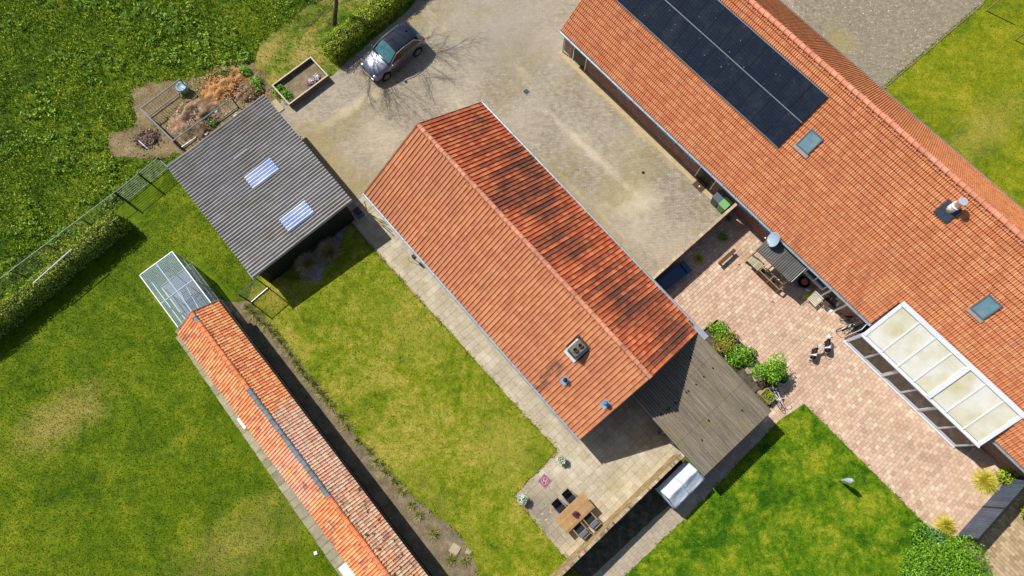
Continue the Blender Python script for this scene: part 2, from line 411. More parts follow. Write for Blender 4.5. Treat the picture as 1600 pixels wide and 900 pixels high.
# ================================================================== THE SETTING
m_lawn = grass_mat('lawn grass', S(60, 86, 2), S(93, 114, 6), S(136, 140, 32), 0.0, con=0.7,
                   dry=[(*g(95, 655), 3.2, 1.5, 33, 0.65), (*g(370, 850), 4.5, 1.8, 33, 0.35)])
m_lawn_mid = grass_mat('middle lawn grass', S(76, 102, 8), S(120, 132, 18), S(168, 154, 66), 0.035, con=0.8,
                       dry=[(*g(640, 520), 2.5, 1.6, -50, 0.35), (*g(790, 700), 1.6, 2.6, 40, 0.4), (*g(650, 740), 0.8, 6.5, 41, 0.25)], drycol=S(176, 158, 74))
m_lawn_right = grass_mat('right lawn grass', S(42, 84, 2), S(90, 122, 8), S(150, 152, 36), -0.01)
m_lawn_rear = grass_mat('rear lawn grass', S(84, 106, 8), S(124, 132, 14), S(162, 152, 42), 0.0, con=0.75,
                        dry=[(*g(1540, 200), 4, 1.6, 33, 0.35)])
m_field = grass_mat('field grass', S(40, 68, 4), S(76, 102, 8), S(122, 130, 28), 0.0)
m_verge = grass_mat('verge grass', S(58, 86, 10), S(100, 116, 26), S(160, 142, 76), 0.04,
                    dry=[(*g(415, 85), 1.8, 0.7, 55, 0.8), (*g(430, 140), 1.2, 1.2, 0, 0.5)])
GR = 900
struct(link('ground', MB().add([(-GR,-GR,0),(GR,-GR,0),(GR,GR,0),(-GR,GR,0)], [(0,1,2,3)]).mesh('ground', m_lawn)))

PX_FIELD = [(-900, 1250), (-60, 520), (22, 458), (196, 316), (270, 262), (300, 240), (440, 160), (520, 96), (660, -20), (900, -200), (1500, -900), (-1800, -900), (-1800, 900)]
sheet('field', wpoly(PX_FIELD), 0.004, m_field, 0.05, 0.5)
PX_VERGE = [(392, 112), (405, 70), (470, 18), (560, -60), (720, -160), (800, -140), (655, -5), (560, 84), (528, 112), (500, 130), (425, 135), (440, 165), (400, 175), (385, 140)]
sheet('verge', wpoly(PX_VERGE), 0.008, m_verge, 0.12, 0.3)
PX_MID = [(400, 432), (500, 440), (548, 350), (572, 378), (640, 452), (700, 516), (790, 616), (871, 702), (802, 775), (880, 868), (905, 900), (960, 1000), (820, 1000), (762, 935), (748, 900), (737, 868), (722, 838), (700, 818), (664, 792), (622, 750), (590, 715), (550, 674), (516, 632), (480, 582), (442, 530), (412, 490), (388, 468)]
sheet('middle_lawn', wpoly(PX_MID), 0.056, m_lawn_mid, 0.05, 0.3)
PX_RIGHT = [(1256, 631), (1452, 826), (1497, 840), (1540, 905), (1640, 1010), (880, 1010), (970, 905), (1075, 805), (1216, 658)]
sheet('right_lawn', wpoly(PX_RIGHT), 0.056, m_lawn_right, 0.03, 0.3)
PX_REAR = [(1378, 138), (1533, 8), (1700, -150), (2600, -300), (2600, 900), (1500, 420), (1360, 180)]
sheet('rear_lawn', wpoly(PX_REAR), 0.004, m_lawn_rear, 0.05, 0.3)

# yard of small clinkers
s, c = brickwork_mat('yard clinkers', S(150, 139, 122), S(172, 160, 141), S(124, 115, 96), ang=-3.0, vertical=False, bw=0.205, bh=0.10)
cs = s.mix(s.rng(s.noise(0.22, 6.0, 0.62, dist=0.4), 0.40, 0.66, 0, 0.55), c, S(190, 178, 154))
P2 = s.pos(-50, (0.9, 0.35, 1))
cs = s.mix(s.rng(s.noise(0.30, 6.0, 0.68, vec=P2), 0.50, 0.66, 0, 0.55), cs, S(140, 126, 66))
lt = s.noise(0.42, 7.0, 0.75, vec=s.pos(-50, (0.25, 1.3, 1), False, (3, 1, 0)))
cs = s.mix(s.rng(lt, 0.56, 0.76, 0, 0.6), cs, S(214, 200, 168))
cs = s.mix(s.rng(s.noise(3.2, 4.0, 0.7), 0.64, 0.78, 0, 0.35), cs, S(124, 112, 84))
def streak(s, cs, px0, px1, width, k, col):
    a = g(*px0); b = g(*px1); ang = math.degrees(atan2(b[1]-a[1], b[0]-a[0])); L = math.hypot(b[0]-a[0], b[1]-a[1])/2
    cx, cy = (a[0]+b[0])/2, (a[1]+b[1])/2
    mp = s.pos(ang, (1/L, 1/width, 0)); ca, sa = cos(radians(-ang)), sin(radians(-ang))
    d = s.node('ShaderNodeVectorMath', operation='DISTANCE'); s.link(mp, d.inputs[0]); d.inputs[1].default_value = ((cx*ca-cy*sa)/L, (cx*sa+cy*ca)/width, 0)
    q = s.math('ADD', d.outputs['Value'], s.math('MULTIPLY', s.math('SUBTRACT', s.noise(1.3, 6.0, 0.7), 0.5), 1.8))
    return s.mix(s.rng(q, 1.05, 0.2, 0, k), cs, col)
cs = streak(s, cs, (835, 155), (1010, 320), 0.35, 0.45, S(216, 202, 172))
cs = streak(s, cs, (480, 215), (620, 120), 0.5, 0.45, S(210, 196, 164))
cs = streak(s, cs, (500, 330), (600, 270), 0.6, 0.5, S(140, 122, 50))
cs = streak(s, cs, (890, 90), (1120, 310), 0.55, 0.55, S(208, 186, 138))
cs = streak(s, cs, (960, 330), (1040, 300), 1.4, 0.5, S(212, 198, 170))
cs = streak(s, cs, (790, 210), (1020, 430), 0.8, 0.35, S(146, 128, 66))
cs = streak(s, cs, (460, 190), (560, 310), 1.5, 0.6, S(156, 138, 78))
cs = streak(s, cs, (880, 380), (1010, 420), 1.3, 0.5, S(158, 142, 86))
cs = streak(s, cs, (560, 190), (640, 240), 1.5, 0.4, S(196, 182, 150))
cs = streak(s, cs, (680, 30), (900, 60), 4.5, 0.6, S(158, 148, 134))
cs = streak(s, cs, (610, 170), (700, 110), 1.2, 0.4, S(142, 132, 112))
cs = s.vary(cs, s.rng(s.noise(15.0, 3.0, 0.8), 0.3, 0.7), 0.90, 1.10)
m_yard = s.fin(cs, 0.9, 0, 0.2)
PX_YARD = [(425, 165), (452, 150), (520, 118), (548, 92), (640, 14), (700, -60), (900, -260), (1150, -300), (1300, 200), (1300, 350), (1100, 480), (900, 420), (600, 340), (545, 330), (520, 325), (450, 230)]
sheet('yard', wpoly(PX_YARD), 0.012, m_yard, 0.04, 0.25)
s, c = brickwork_mat('rear clinkers', S(142, 132, 112), S(164, 152, 130), S(116, 106, 86), ang=-3.0, vertical=False, bw=0.205, bh=0.10)
cs = s.mix(s.rng(s.noise(0.4, 6.0, 0.7), 0.42, 0.62, 0, 0.5), c, S(130, 122, 104))
cs = s.mix(s.rng(s.noise(6.0, 3.0, 0.5), 0.62, 0.66, 0, 0.5), cs, S(190, 182, 156)); cs = s.vary(cs, s.rng(s.noise(15.0, 3.0, 0.8), 0.3, 0.7), 0.82, 1.18)
cs = streak(s, cs, (1290, 40), (1330, 90), 1.4, 0.6, S(158, 140, 84))
m_rear = s.fin(cs, 0.9, 0, 0.2)
sheet('rear_yard', wpoly([(1150, -200), (1700, -200), (1533, 8), (1378, 138), (1330, 200), (1150, 30)]), 0.008, m_rear, 0.03, 0.25)

# soil, dirt
def soil_mat(name, a, b, c_, sc=1.6):
    s = NT(name); c = s.ramp(s.noise(sc, 7.0, 0.75), [(0.3, a), (0.52, b), (0.72, c_)])
    c = s.vary(c, s.rng(s.noise(24, 3.0, 0.7), 0.3, 0.7), 0.7, 1.25); s.bump(s.noise(9, 6.0, 0.8), 0.8, 0.05); return s.fin(c, 0.95, 0, 0.1)
m_soil = soil_mat('garden soil', S(96, 84, 66), S(130, 116, 92), S(160, 146, 118))
m_dirt = soil_mat('bare dirt', S(98, 82, 58), S(140, 122, 90), S(164, 146, 108), 0.9)
m_sand = soil_mat('orange sand', S(140, 96, 60), S(184, 134, 84), S(204, 158, 104), 1.2)
m_rubble = soil_mat('rubbly spoil', S(96, 70, 52), S(146, 116, 90), S(198, 176, 152), 3.0)
m_dark = soil_mat('dark wet soil', S(60, 56, 47), S(92, 86, 72), S(136, 128, 108), 3.0)
m_greysoil = soil_mat('grey soil', S(110, 106, 98), S(150, 144, 134), S(190, 184, 172), 2.5)
PX_DIRT = [(168, 232), (176, 208), (212, 196), (206, 140), (236, 128), (262, 126), (300, 122), (345, 103), (395, 98), (414, 124), (440, 160), (400, 200), (330, 232), (280, 240), (222, 250), (180, 246)]
sheet('dirt_patch', wpoly(PX_DIRT), 0.016, m_dirt, 0.2, 0.25)
PX_STRIP = [(338, 468), (372, 472), (388, 470), (412, 492), (436, 528), (490, 580), (527, 630), (562, 672), (604, 712), (636, 748), (680, 790), (735, 828), (765, 880), (780, 930), (820, 1000), (740, 1000), (640, 880)]
sheet('soil_strip', wpoly(PX_STRIP), 0.010, m_soil, 0.09, 0.22)
PX_BED = [(400, 445), (470, 452), (492, 452), (560, 398), (552, 350), (545, 325), (470, 340)]
sheet('shrub_bed', wpoly([(466, 446), (478, 452), (494, 450), (520, 434), (548, 412), (556, 372), (552, 352), (535, 356), (500, 372), (474, 396)]), 0.014, m_greysoil, 0.12, 0.2)
sheet('side_bed', wpoly([(1062, 716), (880, 898), (820, 960), (860, 1000), (925, 900), (1048, 786), (1085, 740)]), 0.046, m_dark, 0.03)
sheet('planting_bed', wpoly([(1092, 520), (1119, 498), (1178, 556), (1215, 600), (1200, 650), (1150, 600)]), 0.05, m_dark, 0.02)
sheet('hedge_bed', wpoly([(1542, 772), (1556, 750), (1640, 660), (1660, 675), (1604, 716), (1558, 762)]), 0.056, m_dark, 0.02)

def mound(name, px, rx, ry, ang, h, mat, label, cat, rough=0.35, seed=1, top=None):
    n = 34; r = np.random.default_rng(seed); k = [(r.random()*2*pi, 2+r.random()*5, r.random()*6.3, r.random()) for _ in range(14)]
    def hz(x, y):
        d = math.hypot(x, y); b = max(0.0, 1-d*d)
        q = sum(a4*sin((x*cos(a1)+y*sin(a1))*a2*1.9+a3) for a1, a2, a3, a4 in k)/7
        return -0.02+h*(b*(1+rough*1.6*q)+rough*0.25*q*(1 if b > 0.05 else 0)+ (random.random()-0.5)*0.16*(b>0.02))
    V = []; F = []
    for j in range(n+1):
        for i in range(n+1):
            x = -1+2*i/n; y = -1+2*j/n; V.append((x*rx, y*ry, hz(x, y)))
    for j in range(n):
        for i in range(n):
            a = j*(n+1)+i
            if math.hypot(-1+2*(i+.5)/n, -1+2*(j+.5)/n) < 1.06: F.append((a, a+1, a+n+2, a+n+1))
    mb = MB(); mb.v = V; mb.f = F; x, y = g(*px)
    return tag(mb.build(name, mat, None, True, (x, y, 0.018), (0, 0, radians(ang))), label, cat)
mound('spoil_heap', (305, 186), 1.75, 1.45, 35, 0.62, m_rubble, 'heap of pale rubble and earth inside the metal pen', 'heap', 0.5, 3)
mound('sand_heap', (352, 132), 1.75, 0.95, 38, 0.34, m_sand, 'low orange sand heap between the pen and the field', 'heap', 0.6, 5)
mound('earth_heap', (388, 142), 1.0, 0.8, 20, 0.36, m_rubble, 'small brown earth heap behind the corrugated shed', 'heap', 0.6, 8)
mound('ash_heap', (232, 218), 0.85, 0.6, 30, 0.16, soil_mat('ash', S(70, 56, 48), S(104, 84, 72), S(140, 118, 96), 3.0), 'low dark ash heap on the dirt left of the pen', 'heap', 0.6, 9)

for i, (px, rx, n_, st_) in enumerate((((305, 186), 1.6, 2600, [(0.2, S(120, 96, 78)), (0.5, S(176, 154, 132)), (0.8, S(222, 210, 194))]), ((352, 132), 1.7, 1300, [(0.2, S(150, 108, 70)), (0.5, S(196, 150, 100)), (0.8, S(210, 176, 124))]), ((390, 142), 1.1, 1300, [(0.2, S(96, 76, 50)), (0.5, S(150, 120, 84)), (0.8, S(206, 186, 140))]), ((232, 218), 1.0, 500, [(0.2, S(70, 60, 52)), (0.5, S(120, 100, 88)), (0.8, S(170, 150, 136))]))):
    x, y = g(*px); q = RNG.normal(size=(n_, 2))*rx*0.42; d2 = np.clip(1-(q**2).sum(1)/rx**2, 0, 1); hh = (0.55, 0.30, 0.32, 0.14)[i]
    o = link('rubble', leaf_mesh('rubble', np.stack([x+q[:, 0], y+q[:, 1]*0.8, 0.03+hh*d2*RNG.random(n_)**0.4], 1), 0.12, blade_mat('rubble chips', st_, 0.2, 0.7, 1.25, 0.8, 2.0), 0.7, 0.8)); o['kind'] = 'stuff'
# ------------------------------------------------------------------ paving made of real pieces
def paving(parent_sheet, frame, poly, du, dv, gap, z, h, mat, name, nsingle, bond=0.5, jit=0.003, excl=None, origin=(0, 0), bev=True, tilt=0.004):
    us = []; vs = []
    for x, y in poly:
        u = x*cos(frame.a)+y*sin(frame.a); v = -x*sin(frame.a)+y*cos(frame.a); us.append(u); vs.append(v)
    up = list(zip(us, vs)); U = []; V = []
    j0 = int(math.floor(min(vs)/dv)); j1 = int(math.ceil(max(vs)/dv))
    for j in range(j0, j1):
        off = (j % 2)*bond*du
        i0 = int(math.floor(min(us)/du))-1; i1 = int(math.ceil(max(us)/du))+1
        for i in range(i0, i1): U.append(i*du+off+du/2); V.append(j*dv+dv/2)
    U = np.array(U); V = np.array(V); k = inpoly(U, V, up)
    if excl is not None: k &= ~excl(U, V)
    U = U[k]; V = V[k]; n = len(U)
    a, b = du/2-gap/2, dv/2-gap/2; e = min(a, b)*0.07 if bev else 0
    base = np.array([(-a,-b,0),(a,-b,0),(a,b,0),(-a,b,0),(-a,-b,h-e*0.6),(a,-b,h-e*0.6),(a,b,h-e*0.6),(-a,b,h-e*0.6),
                     (-a+e,-b+e,h),(a-e,-b+e,h),(a-e,b-e,h),(-a+e,b-e,h)])
    fc = np.array([(0,1,5,4),(1,2,6,5),(2,3,7,6),(3,0,4,7),(4,5,9,8),(5,6,10,9),(6,7,11,10),(7,4,8,11),(8,9,10,11)])
    wx = U*cos(frame.a)-V*sin(frame.a); wy = U*sin(frame.a)+V*cos(frame.a)
    order = np.argsort(wx**2+wy**2); sing = order[:nsingle]; rest = order[nsingle:]
    if nsingle:
        mb = MB(); mb.v = [tuple(p) for p in base]; mb.f = [tuple(f) for f in fc]; me = mb.mesh(name, mat)
        for q in sing:
            link(name, me, parent_sheet, (wx[q], wy[q], z+random.uniform(-jit, jit)), (random.uniform(-tilt, tilt), random.uniform(-tilt, tilt), frame.a+random.uniform(-0.006, 0.006)))
    if len(rest):
        m = len(rest); rot = frame.a+RNG.uniform(-0.006, 0.006, m); c, s_ = np.cos(rot), np.sin(rot)
        B = base[None]+0*rot[:,None,None]; tx = RNG.uniform(-tilt, tilt, m)[:,None]; ty = RNG.uniform(-tilt, tilt, m)[:,None]
        Z = B[:,:,2]+B[:,:,0]*tx+B[:,:,1]*ty+z+RNG.uniform(-jit, jit, m)[:,None]
        X = B[:,:,0]*c[:,None]-B[:,:,1]*s_[:,None]+wx[rest][:,None]; Y = B[:,:,0]*s_[:,None]+B[:,:,1]*c[:,None]+wy[rest][:,None]
        VV = np.stack([X, Y, Z], 2).reshape(-1,3); FF = (fc[None]+(np.arange(m)*12)[:,None,None]).reshape(-1,4)
        o = link(name+'_field', np_mesh(name+'_field', VV, FF, mat), parent_sheet); o['kind'] = 'stuff'
    return n
m_joint = plain('joint sand', S(132, 112, 88), 0.95, var=0.2, scale=4)
m_joint_dark = plain('mossy joints', S(160, 148, 118), 0.95, var=0.3, scale=3)
PX_TERR = [(1015, 440), (1152, 322), (1300, 420), (1640, 690), (1600, 730), (1494, 845), (1443, 836), (1256, 640), (1216, 664), (1150, 650), (1060, 520), (1000, 470)]
W_TERR = wpoly(PX_TERR)
o = sheet('terrace', W_TERR, 0.016, m_joint)
m_paver = paver_mat('terrace pavers', [(0.0, S(184, 152, 128)), (0.25, S(202, 172, 146)), (0.5, S(210, 180, 154)), (0.72, S(196, 160, 138)), (0.88, S(222, 198, 170)), (1.0, S(192, 166, 136))], 0.25, S(196, 170, 136), 0.6)
def ex_bed(U, V):
    bp = [Fr(42.0).uv(*p) for p in ((1092, 518), (1119, 497), (1180, 556), (1190, 640), (1150, 650), (1040, 520))]
    return inpoly(U, V, bp)
paving(o, Fr(42.0), W_TERR, 0.29, 0.215, 0.012, 0.012, 0.035, m_paver, 'paver', 300, excl=ex_bed)
PX_PATIO = [(545, 338), (552, 352), (580, 385), (640, 452), (700, 514), (790, 613), (872, 702), (802, 775), (878, 866), (900, 884), (1066, 716), (1110, 660), (1000, 540), (880, 420), (700, 300), (600, 290), (560, 318)]
W_PATIO = wpoly(PX_PATIO)
o = sheet('patio', W_PATIO, 0.013, m_joint_dark)
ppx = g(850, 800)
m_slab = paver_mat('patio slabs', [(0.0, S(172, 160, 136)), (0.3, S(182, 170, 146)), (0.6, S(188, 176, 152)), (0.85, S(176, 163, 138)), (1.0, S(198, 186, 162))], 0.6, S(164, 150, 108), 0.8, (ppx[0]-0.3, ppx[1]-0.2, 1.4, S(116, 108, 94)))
def ex_barn(U, V): # the slabs stop at the barn wall
    x = U*cos(FY.a)-V*sin(FY.a); y = U*sin(FY.a)+V*cos(FY.a)
    u = x*cos(F1.a)+y*sin(F1.a); v = -x*sin(F1.a)+y*cos(F1.a)
    return (u > -16.7) & (u < 0.9) & (v > 4.2) & (v < 12.2)
paving(o, FY, W_PATIO, 0.40, 0.40, 0.007, 0.010, 0.035, m_slab, 'slab', 300, 0.0, 0.004, ex_barn, tilt=0.006)
m_conc = paver_mat('grey path slabs', [(0.0, S(160, 148, 128)), (0.5, S(168, 155, 134)), (1.0, S(176, 160, 140))], 0.3, S(150, 140, 112), 0.7)
W_CP = wpoly([(925, 905), (1048, 788), (1186, 650), (1212, 640), (1226, 650), (1075, 806), (972, 908), (900, 985), (845, 985)])
W_CP2 = wpoly([(905, 905), (1030, 775), (1170, 640), (1212, 625), (1240, 655), (1085, 816), (982, 918), (900, 1000), (830, 985)])
o = sheet('side_path', W_CP, 0.012, m_joint)
paving(o, FY, W_CP2, 0.30, 0.30, 0.006, 0.008, 0.03, m_conc, 'slab', 0, 0.5)
W_BR = wpoly([(1508, 852), (1556, 800), (1610, 742), (1760, 590), (2000, 800), (1800, 1010), (1590, 1010)])
o = sheet('neighbour_terrace', W_BR, 0.012, m_joint)
m_tan = paver_mat('tan pavers', [(0.0, S(160, 138, 104)), (0.5, S(182, 158, 122)), (1.0, S(196, 172, 140))], 0.4, S(150, 134, 92), 0.8)
paving(o, FY, W_BR, 0.31, 0.205, 0.013, 0.008, 0.035, m_tan, 'paver', 0)
# kerb of the terrace against the lawn
m_kerb = plain('kerb concrete', S(168, 150, 128), 0.9, var=0.15, scale=5)
def kerb(px0, px1, name='kerb', w=0.06, h=0.06, mat=None, step=1.0):
    a = Vector((*g(*px0), 0)); b = Vector((*g(*px1), 0)); L = (b-a).length; n = max(1, int(L/step)); d = (b-a)/n
    for i in range(n):
        mb = MB(); mb.bar((0, 0, 0), (d.length-0.012, 0, 0), w, h)
        struct(mb.build(name, mat or m_kerb, None, loc=a+d*i+Vector((0, 0, 0.022)), rot=(0, 0, atan2(d.y, d.x))))
kerb((1256, 631), (1450, 826)); kerb((1216, 658), (1256, 631))
kerb((1536, 6), (1380, 139), mat=plain('grey kerb', S(140, 132, 112), 0.9))
# slab by the raised bed, slab in the soil strip, red tiles by the tent
m_flag = plain('old flagstone', S(176, 160, 128), 0.9, var=0.15, scale=3, dirt=S(140, 128, 96))
def loose_slab(px, a, b, ang, mat, label):
    x, y = g(*px); mb = MB(); mb.box(-a/2, a/2, -b/2, b/2, 0, 0.05)
    tag(mb.build('paving_slab', mat, None, loc=(x, y, 0.012), rot=(0.01, -0.012, radians(ang)), bevel=0.008), label, 'slab')
loose_slab((432, 167), 0.95, 0.62, -50, m_flag, 'pale flagstone beside the wooden raised bed')
loose_slab((711, 858), 0.5, 0.5, -32, m_flag, 'square pale stone slab at the edge of the soil strip')
loose_slab((732, 861), 0.28, 0.3, -12, m_flag, 'small broken stone on the grass beside the square slab')
m_redtile = plain('red paving', S(140, 92, 78), 0.9, var=0.2)
o = sheet('tent_paving', wpoly([(1017, 781), (1040, 758), (1060, 780), (1037, 802)]), 0.016, m_joint)
paving(o, FY, wpoly([(1017, 781), (1040, 758), (1060, 780), (1037, 802)]), 0.30, 0.30, 0.012, 0.012, 0.03, m_redtile, 'slab', 30, 0.0)

# ------------------------------------------------------------------ grass you can see standing
def stuff(name, mesh): o = link(name, mesh); o['kind'] = 'stuff'; return o
def rectw(fr, u0, u1, v0, v1): return [fr.w(u0, v0), fr.w(u1, v0), fr.w(u1, v1), fr.w(u0, v1)]
R_BARN1 = rectw(F1, -17.2, 1.2, 3.5, 12.6); R_SHED = rectw(FS, -25.8, -17.2, -4.4, 2.4); R_BIRD = rectw(FB, -21.4, 6, -9.95, -6.3)
m_bl = blade_mat('lawn blades', [(0.2, S(64, 92, 4)), (0.5, S(102, 122, 12)), (0.8, S(148, 150, 42))])
m_bm = blade_mat('middle lawn blades', [(0.2, S(74, 112, 10)), (0.5, S(130, 146, 28)), (0.8, S(184, 172, 84))])
m_br = blade_mat('right lawn blades', [(0.25, S(36, 86, 2)), (0.5, S(84, 128, 8)), (0.75, S(150, 156, 40))])
def lawn_blades(name, px, n, mat, excl, h=0.05, w=0.035, z=0.004):
    X, Y = scatter(wpoly(px), n, excl); stuff(name, blade_mesh(name, np.stack([X, Y, np.full(len(X), z)], 1), h, w, mat))
lawn_blades('lawn_grass', [(-160, 700), (-40, 530), (222, 345), (262, 268), (420, 440), (380, 470), (700, 1010), (-200, 1010)], 260000, m_bl, [R_SHED, R_BIRD, wpoly(PX_MID), wpoly(PX_STRIP)])
lawn_blades('middle_lawn_grass', PX_MID, 120000, m_bm, [R_SHED, wpoly([(466, 446), (494, 450), (556, 372), (552, 352), (474, 396)])], z=0.056)
lawn_blades('right_lawn_grass', PX_RIGHT, 110000, m_br, [], z=0.056)
lawn_blades('rear_lawn_grass', [(1378, 138), (1533, 8), (1640, -100), (1760, 0), (1760, 520), (1600, 350), (1500, 420)], 70000, m_bm, [])
lawn_blades('verge_grass', PX_VERGE, 22000, blade_mat('verge blades', [(0.2, S(60, 88, 12)), (0.5, S(112, 126, 36)), (0.8, S(176, 158, 96))]), [], 0.09, 0.04)
# rank growth on the field: docks, nettles and long grass in uneven clumps
E_DIRT = wpoly(PX_DIRT); E_VERGE = wpoly(PX_VERGE)
PF = [(-160, 700), (-60, 520), (22, 458), (196, 316), (270, 262), (300, 240), (415, 150), (520, 60), (720, -180), (-200, -180)]
m_w1 = blade_mat('field weeds', [(0.22, S(54, 92, 4)), (0.42, S(98, 130, 14)), (0.62, S(146, 164, 38)), (0.85, S(192, 190, 86))], 0.12, 0.5, 1.5, 0.7, 1.1)
m_w2 = blade_mat('dock leaves', [(0.2, S(58, 96, 12)), (0.5, S(98, 136, 26)), (0.85, S(150, 174, 68))], 0.2, 0.6, 1.35, 0.6, 0.4)
E_GATE = wpoly([(180, 300), (255, 240), (290, 272), (208, 332)])
X, Y = scatter(wpoly(PF), 230000, [E_DIRT, E_VERGE, E_GATE]); hn = vnoise(X, Y, 1.3, 3)+0.6*vnoise(X, Y, 3.4, 5)
k = RNG.random(len(X)) < np.clip(0.62+0.5*hn, 0.12, 1); X = X[k]; Y = Y[k]; hn = hn[k]
Zt = np.clip(0.13+0.13*hn, 0.03, 0.5)*(0.3+0.7*RNG.random(len(X)))
stuff('field_weeds', leaf_mesh('field_weeds', np.stack([X, Y, Zt], 1), 0.11, m_w1, 0.7, 0.42))
X, Y = scatter(wpoly(PF), 9000, [E_DIRT, E_VERGE, E_GATE]); k = (vnoise(X, Y, 0.5, 11)+0.5*vnoise(X, Y, 1.5, 12)) > 0.15; X = X[k]; Y = Y[k]
C = []
for x, y in zip(X, Y):
    n = RNG.integers(4, 9); a = RNG.random(n)*2*pi; r = 0.05+0.13*RNG.random(n); C.append(np.stack([x+np.cos(a)*r, y+np.sin(a)*r, 0.16+0.18*RNG.random(n)], 1))
stuff('dock_plants', leaf_mesh('dock_plants', np.concatenate(C), 0.19, m_w2, 1.3, 0.5))
X, Y = scatter(wpoly(PF), 170000, [E_DIRT, E_VERGE])
stuff('field_grass', blade_mesh('field_grass', np.stack([X, Y, np.zeros(len(X))], 1), 0.2, 0.05, m_w1, 0.9))
def edge_blades(name, px, mat, z, per=60, h=0.10):
    w = wpoly(px); C = []
    for i in range(len(w)):
        a = np.array(w[i]); b = np.array(w[(i+1) % len(w)]); L = np.linalg.norm(b-a)
        if L > 60: continue
        n = int(L*per); t = RNG.random(n)[:, None]; q = a+(b-a)*t+RNG.normal(size=(n, 2))*0.07; q = q[np.repeat(vnoise(q[:, 0], q[:, 1], 3.0, 9) > -0.35, 1)]; C.append(q)
    C = np.concatenate(C); stuff(name, blade_mesh(name, np.column_stack([C, np.full(len(C), z)]), h, 0.05, mat, 0.9))
edge_blades('middle_lawn_edge', PX_MID, m_bm, 0.03); edge_blades('right_lawn_edge', PX_RIGHT[:9], m_br, 0.03); edge_blades('rear_lawn_edge', PX_REAR[:2], m_bm, 0.0)
X, Y = scatter(wpoly(PX_YARD), 9000); m_lit = blade_mat('yard litter', [(0.2, S(110, 92, 60)), (0.5, S(170, 152, 118)), (0.8, S(226, 216, 190))], 0.2, 0.6, 1.3, 0.8, 3.0)
stuff('yard_litter', leaf_mesh('yard_litter', np.stack([X, Y, np.full(len(X), 0.02)], 1), 0.045, m_lit, 2.0, 0.7))
X, Y = scatter(wpoly([(1150, -200), (1700, -200), (1533, 8), (1378, 138), (1330, 200), (1150, 30)]), 9000); k = vnoise(X, Y, 0.8, 17) > -0.1
stuff('rear_yard_litter', leaf_mesh('rear_yard_litter', np.stack([X[k], Y[k], np.full(k.sum(), 0.02)], 1), 0.075, m_lit, 2.0, 0.7))
# weeds creeping on the dirt patch
X, Y = scatter(E_DIRT, 9000); k = vnoise(X, Y, 1.5, 21) > 0.42
stuff('dirt_weeds', leaf_mesh('dirt_weeds', np.stack([X[k], Y[k], np.full(k.sum(), 0.06)], 1), 0.10, m_w1, 0.6, 0.4))
X, Y = scatter(E_DIRT, 14000)
stuff('dirt_litter', leaf_mesh('dirt_litter', np.stack([X, Y, np.full(len(X), 0.03)], 1), 0.07, blade_mat('straw litter', [(0.2, S(110, 88, 60)), (0.5, S(150, 130, 98)), (0.8, S(196, 178, 144))], 0.2), 0.8, 0.3))
X, Y = scatter(wpoly(PX_STRIP), 20000)
stuff('strip_litter', leaf_mesh('strip_litter', np.stack([X, Y, np.full(len(X), 0.02)], 1), 0.06, blade_mat('soil litter', [(0.2, S(90, 78, 56)), (0.5, S(126, 114, 84)), (0.8, S(160, 146, 110))], 0.2), 0.8, 0.3))

# ================================================================== BUILDINGS
PAN = [(0.0, 0.040), (0.08, 0.060), (0.16, 0.048), (0.26, 0.006), (0.60, 0.0), (0.90, 0.006), (0.985, 0.012)]
DBL = [(0.0, 0.020), (0.10, 0.044), (0.22, 0.024), (0.30, -0.002), (0.48, 0.0), (0.51, 0.022), (0.60, 0.044), (0.72, 0.024), (0.80, -0.002), (0.985, 0.0)]
FLT = [(0.0, 0.030), (0.12, 0.046), (0.25, 0.026), (0.45, 0.0), (0.80, 0.004), (0.97, 0.022)]
def tile_geo(prof, w, ln, lift=0.028, th=0.016):
    n = len(prof); V = []; nb = min(0.036, lift*0.6)
    for (f, z) in prof: V.append((f*w, nb, z+lift))               # top face, just above the rounded nose
    for (f, z) in prof: V.append((f*w, ln*1.02+nb, z*0.9))        # upper edge, tucked under the next course
    for (f, z) in prof: V.append((f*w, 0.004, z*0.7+lift*0.38))   # nose
    for (f, z) in prof: V.append((f*w, 0.0, z*0.6+0.003))         # lower lip
    F = [(a*n+i, a*n+i+1, b*n+i+1, b*n+i) for (a, b) in ((0, 1), (2, 0), (3, 2)) for i in range(n-1)]
    return np.array(V), F
